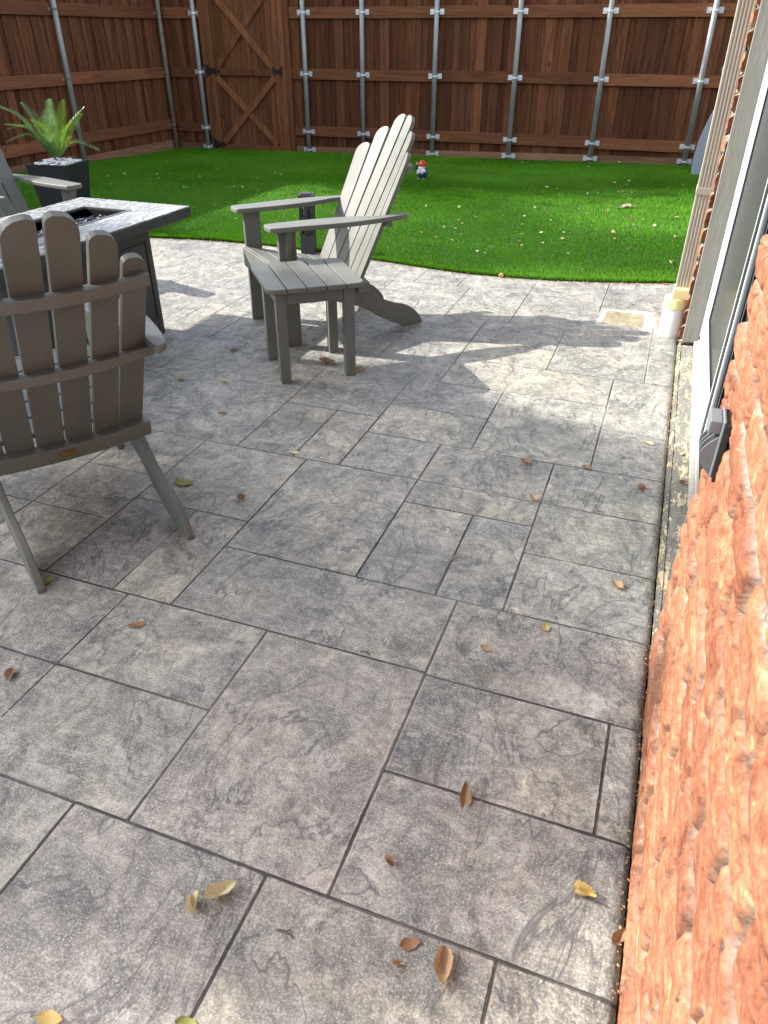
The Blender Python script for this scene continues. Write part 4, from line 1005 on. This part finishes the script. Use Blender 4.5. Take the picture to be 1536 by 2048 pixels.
PL = [(-1.271,1.3,.055,35,0,'lf_brown','flat brown leaf on the patio to the right of the foreground chair legs'),
(-1.476,1.004,.055,-55,1,'lf_brown','brown leaf near the left edge of the picture on the patio'),
(-.604,.668,.085,68,2,'lf_pale','large pale curled leaf lying upright beside a smaller crumpled one'),
(-.643,.626,.05,-20,4,'lf_pale','small crumpled pale leaf just left of the large pale curled leaf'),
(-.775,.358,.055,15,0,'lf_yellow','yellow-brown leaf cut by the bottom edge at the far left'),
(-.535,.436,.05,5,3,'lf_green','green leaf cut by the bottom edge of the picture'),
(-.202,.709,.047,30,3,'lf_brown','glossy orange-brown leaf near the long twisted tan leaf'),
(-.213,.665,.024,60,4,'lf_tan','tiny curled leaf just below the orange-brown leaf'),
(-.129,.689,.085,-58,2,'lf_tan','long twisted tan leaf near the bottom of the patio'),
(.185,.862,.06,80,2,'lf_brown','narrow brown leaf standing against the foot of the brick wall'),
(.107,.926,.055,40,4,'lf_yellow','crumpled yellow-brown leaf on the near patio by the brick wall'),
(-.186,1.07,.075,105,5,'lf_brown','upright rolled brown leaf with a pale edge casting a shadow on a joint'),
(-.296,.851,.035,10,4,'lf_brown','small three-cornered brown leaf on a large near slab'),
(-.256,1.569,.042,-20,3,'lf_tan','round tan leaf on the slab with the ochre scuff'),
(-.108,1.723,.047,110,0,'lf_yellow','oval yellow leaf touching a joint in the middle of the patio'),
(.076,2.0,.06,-30,1,'lf_tan','tan leaf on the slab edge right of the oval yellow leaf'),
(.11,2.653,.045,25,4,'lf_brown','curled brown leaf on the slab beside the foundation strip'),
(.262,2.769,.035,70,4,'lf_brown','small red-brown leaf on the concrete strip by the door track'),
(.248,3.039,.045,100,0,'lf_pale','small pale yellow leaf on the concrete strip by the door track'),
(.11,3.075,.055,-25,0,'lf_pale','pale cream leaf on the large slab near the concrete strip'),
(-.116,2.751,.055,-25,1,'lf_brown','orange-brown leaf lying across the joint in front of the white seam'),
(-.36,2.713,.07,-20,1,'lf_brown','long brown leaf left of the orange-brown leaf on the joint'),
(-.276,2.438,.055,-35,1,'lf_tan','tan leaf lying over a joint crossing mid patio'),
(-.465,1.963,.038,75,5,'lf_tan','tiny looped leaf stem caught in a joint of the tan slab'),
(-1.332,2.044,.042,80,4,'lf_brown','small knobbly brown leaf right of the foreground chair leg'),
(-1.603,2.067,.085,10,3,'lf_green','yellow-green leaf half behind the foreground chair leg'),
(-1.672,1.371,.055,75,0,'lf_green','greenish leaf at the foot of the left rear leg of the foreground chair'),
(-1.308,2.448,.05,10,0,'lf_pale','small pale leaf on the long joint in the middle of the patio'),
(-1.792,2.682,.05,20,5,'lf_tan','thin tan leaf on the big slab in front of the side table'),
(-2.203,2.961,.05,50,1,'lf_tan','tan leaf beside the arm of the foreground chair'),
(-1.984,3.016,.055,0,5,'lf_pale','thin pale sliver of leaf left of the side table'),
(-2.161,3.421,.06,25,1,'lf_brown','brown leaf in the shade between fire table and side table'),
(-1.586,3.428,.11,20,2,'lf_brown','forked brown leaf between the legs of the side table'),
(-1.389,3.400,.07,-10,1,'lf_brown','dark brown leaf against the right front leg of the side table'),
(.222,4.47,.08,-15,1,'lf_pale','pale leaf wedged between the drain pipe foot and grey board'),
(-1.073,5.43,.055,10,4,'lf_tan','tan leaf on the patio at the lawn edge right of a brown one'),
(-1.316,5.45,.065,15,1,'lf_brown','brown leaf on the patio at the lawn edge left of centre'),
(.075,5.68,.055,0,3,'lf_brown','red-brown leaf at the lawn edge beside the downspout'),
(-2.30,5.55,.07,-10,4,'lf_cream','pale leaf at the lawn edge behind the sunlit chair')]
for i, (x, y, s, rz, k, mt, lb) in enumerate(PL):
    put_leaf(x, y, .001 if x < .2 else -.006, s, rz, k, mt, lb, 'dry leaves scattered on the patio', 0 if k != 5 or s < .07 else -.5)
for (x, y, s, rz, lb) in ((-.442,.642,.02,10,'tiny dark twig on the patio near the bottom left slabs'), (-.58,1.43,.016,0,'tiny dark twig on a joint in the middle of the patio')):
    k = MB(); k.tube([(-s, 0, .003), (0, .003, .005), (s, -.002, .002)], .0022, 6); k.tube([(0, .003, .004), (s*.4, s*.5, .004)], .0015, 5); o = k.build('twig', M['bark'], None); o.location = (x, y, .001); tag(o, lb, 'twig', 'twigs on the patio')
LL = [(-0.79,11.69),(-2.57,11.29),(-2.09,11.36),(-1.25,10.94),(-1.15,11.16),(-1.4,9.34),(-1.27,9.23),(-1.37,8.9),(-0.89,9.01),(-0.78,9.04),(-0.88,8.66),(-0.58,9.26),(-0.52,9.27),(-0.43,9.26),(-0.49,8.94),(-0.68,9.88),(-0.52,10.06),(-0.53,9.8),(0.1,9.95),(0.04,8.72),(-1.29,8.34),(-1.29,7.97),(-1.14,7.89),(-1.46,7.75),(-2.02,7.73),(-2.36,7.66),(-2.15,7.2),(-1.96,7.3),(-1.76,7.35),(-1.86,7.11),(-1.8,7.01),(-1.91,6.8),(-1.8,6.79),(-1.32,7.55),(-1.26,7.16),(-1.04,7.44),(-1.06,7.17),(-1.04,6.89),(-1.19,6.78),(-1.16,6.51),(-1.11,6.37),(-0.96,6.51),(-0.82,6.68),(-0.8,6.97),(-0.85,6.98),(-0.76,7.88),(-0.58,8.04),(-0.43,8.41),(-0.45,8.34),(-0.37,8.37),(-0.35,7.79),(-0.22,7.79),(-0.28,7.5),(-0.26,7.36),(-0.1,7.5),(0.08,8.02),(-0.43,7.09),(-0.4,6.89),(-0.25,6.56),(0.09,7.12),(0.12,7.12),(0.18,6.66),(0.17,6.24),(0.09,6.19),(-0.53,5.76),(-1.4,6.02),(-1.34,6.22),(-1.33,5.99),(-1.71,6.33),(-1.85,6.36),(-1.69,6.58),(-2.04,6.5),(-0.65,7.34),(-0.7,6.22),(-0.87,8.13),(-0.74,8.53),(-6.62,8.07),(-6.22,7.61),(-6.54,8.29),(-6.02,8.1),(-6.19,8.49),(-5.97,8.2),(-5.39,7.59),(-5.3,7.72),(-5.26,7.73),(-4.55,6.77),(-4.49,6.03),(-4.38,5.95),(-4.35,5.97),(-5.58,8.5),(-5.62,8.21),(-4.42,6.96),(-3.87,6.42),(-4.94,8.69),(-4.87,8.67),(-4.39,8.3),(-4.81,7.94),(-4.78,7.96),(-4.67,7.97),(-4.41,7.86),(-4.91,9.24),(-4.73,9.05),(-4.05,7.79),(-5.95,7.13),(-6.75,10.07),(-5.92,9.7),(-5.81,9.3),(-6.67,10.43)]
rl = random.Random(12)
for i, (x, y) in enumerate(LL):
    big = .042 if x > -2.5 else .036
    s = big*rl.uniform(.65, 1.25)*(1.15 if y > 8 else 1.0)
    if abs(x+.42) < .08 and abs(y-8.37) < .1: s = .10
    mt = rl.choice(['lf_cream', 'lf_pale', 'lf_tan', 'lf_cream', 'lf_tan', 'lf_brown' if y < 9 else 'lf_cream'])
    col_ = {'lf_cream': 'cream', 'lf_pale': 'pale yellow', 'lf_tan': 'tan', 'lf_brown': 'brown'}[mt]
    if x < -3.8: where, gp = 'on the shaded left part of the lawn', 'small pale leaves on the shaded left lawn'
    elif y > 8.8: where, gp = 'on the shaded lawn near the back fence', 'small pale leaves near the back fence'
    elif x > -.3: where, gp = 'on the sunlit lawn near the downspout', 'dry leaves on the sunlit lawn near the downspout'
    elif x > -1.4: where, gp = 'on the middle of the sunlit lawn', 'dry leaves on the middle of the sunlit lawn'
    else: where, gp = 'on the sunlit lawn right of the tall chair back', 'dry leaves on the lawn right of the chair back'
    put_leaf(x, y, .024+float(lawn_z(x, y)), s, rl.uniform(0, 360), rl.choice([0, 1, 2, 3, 4]), mt, 'small %s leaf %s' % (col_, where), gp, rl.uniform(-.3, .3), rl.uniform(-.3, .3))

def litter():
    rs = random.Random(31); k = MB()
    def bit(x, y, z, s):
        a = rs.uniform(0, 6.28); q = Matrix.Rotation(a, 3, 'Z') @ Matrix.Rotation(rs.uniform(-.6, .6), 3, 'X'); pts = [(-1, 0, 0), (-.2, -.5, .15), (1, -.1, 0), (.3, .5, .25)]
        vs = [q @ Vector(p)*s+Vector((x, y, z+s*.35)) for p in pts]; k.add(vs+[v-Vector((0, 0, .0012)) for v in vs], [(0,1,2,3),(7,6,5,4),(0,4,5,1),(1,5,6,2),(2,6,7,3),(3,7,4,0)])
    for i in range(700): bit(rs.uniform(.183, .212)-abs(rs.gauss(0, .004)), rs.uniform(.3, 4.4), -.004, rs.uniform(.0015, .0045))
    for i in range(420):
        x = rs.uniform(-4.6, .1); bit(x, float(edge_y(x))-abs(rs.gauss(0, .03))-.004, .001, rs.uniform(.003, .011))
    for i in range(260):
        if rs.random() < .5: y, a, b = rs.choice(HJ); x = rs.uniform(min(a, b), max(a, b)); y += rs.gauss(0, .006)
        else: x, a, b = rs.choice(VJ); y = rs.uniform(min(a, b), max(a, b)); x += rs.gauss(0, .006)
        bit(x, y, .0, rs.uniform(.0015, .004))
    o = k.build('leaf_litter', M['lf_tan']); tag(o, 'fine leaf crumbs caught along the lawn edge, joints and wall foot', 'leaf litter', None, 'stuff')
litter()

# ---------------------------------------------------------------- trees beyond the left fence (they shade the yard)
def tree(loc, h0, h1, rx, ry, nl, seed, label, lsz=.11, even=False):
    rs = np.random.RandomState(seed); r = thing('tree', label, 'tree', loc, 0, 'trees beyond the left fence')
    k = MB(); k.tube([(0,0,-.3), (.05,.03,h0*.6), (0,0,h0+.3), (.1,0,(h0+h1)/2), (0,.1,h1-.4)], [.2,.17,.14,.08,.03], 10)
    cz = (h0+h1)/2; hz = (h1-h0)/2; cl = []
    for i in range(26):
        a = rs.uniform(0, 6.28); rr = rs.rand()**.5; zz = rs.uniform(-.9, .9); q = math.sqrt(1-zz*zz*.8); cl.append((rx*rr*q*math.cos(a), ry*rr*q*math.sin(a), cz+hz*zz))
        c = cl[-1]; k.tube([(0, 0, max(h0*.7, c[2]-1.4)), (c[0]*.5, c[1]*.5, c[2]-.5), c], [.06, .04, .015], 6)
    k.build('trunk', M['bark'], r)
    per = nl//26; P = np.concatenate([np.array(c)+rs.normal(0, 1, (per, 3))*np.array([.55, .55, .42])*rs.uniform(.7, 1.3) for c in cl])
    if even:
        q = rs.normal(0, 1, (nl, 3)); q /= np.linalg.norm(q, axis=1)[:, None]; q *= (rs.rand(nl)**.33)[:, None]
        P = q*np.array([rx, ry, hz])+np.array([0, 0, cz]); P += (vnoise(P[:, 0]*2+9, P[:, 1]*2+9, 5)[:, None]-.5)*.5
    n = len(P); a = rs.normal(0, 1, (n, 3)); a /= np.linalg.norm(a, axis=1)[:, None]; b = np.cross(a, rs.normal(0, 1, (n, 3))); b /= np.linalg.norm(b, axis=1)[:, None]
    s = (lsz*rs.uniform(.6, 1.2, n))[:, None]
    V = np.stack([P-a*s*.6, P+b*s*.28, P+a*s*.6, P-b*s*.28], 1).reshape(-1, 3)
    np_mesh('crown', V, np.arange(4*n).reshape(-1, 4), M['treeleaf'], r)
tree((-16.0, .44, -.3), 9.9, 12.4, .98, 1.78, 15500, 1, 'tall airy tree far beyond the left fence shading the near patio', .095, True)
tree((-11.5, 9.75, -.3), 3.6, 9.4, 1.7, 1.05, 42000, 2, 'dense leafy tree beyond the left fence at the back corner', .15)
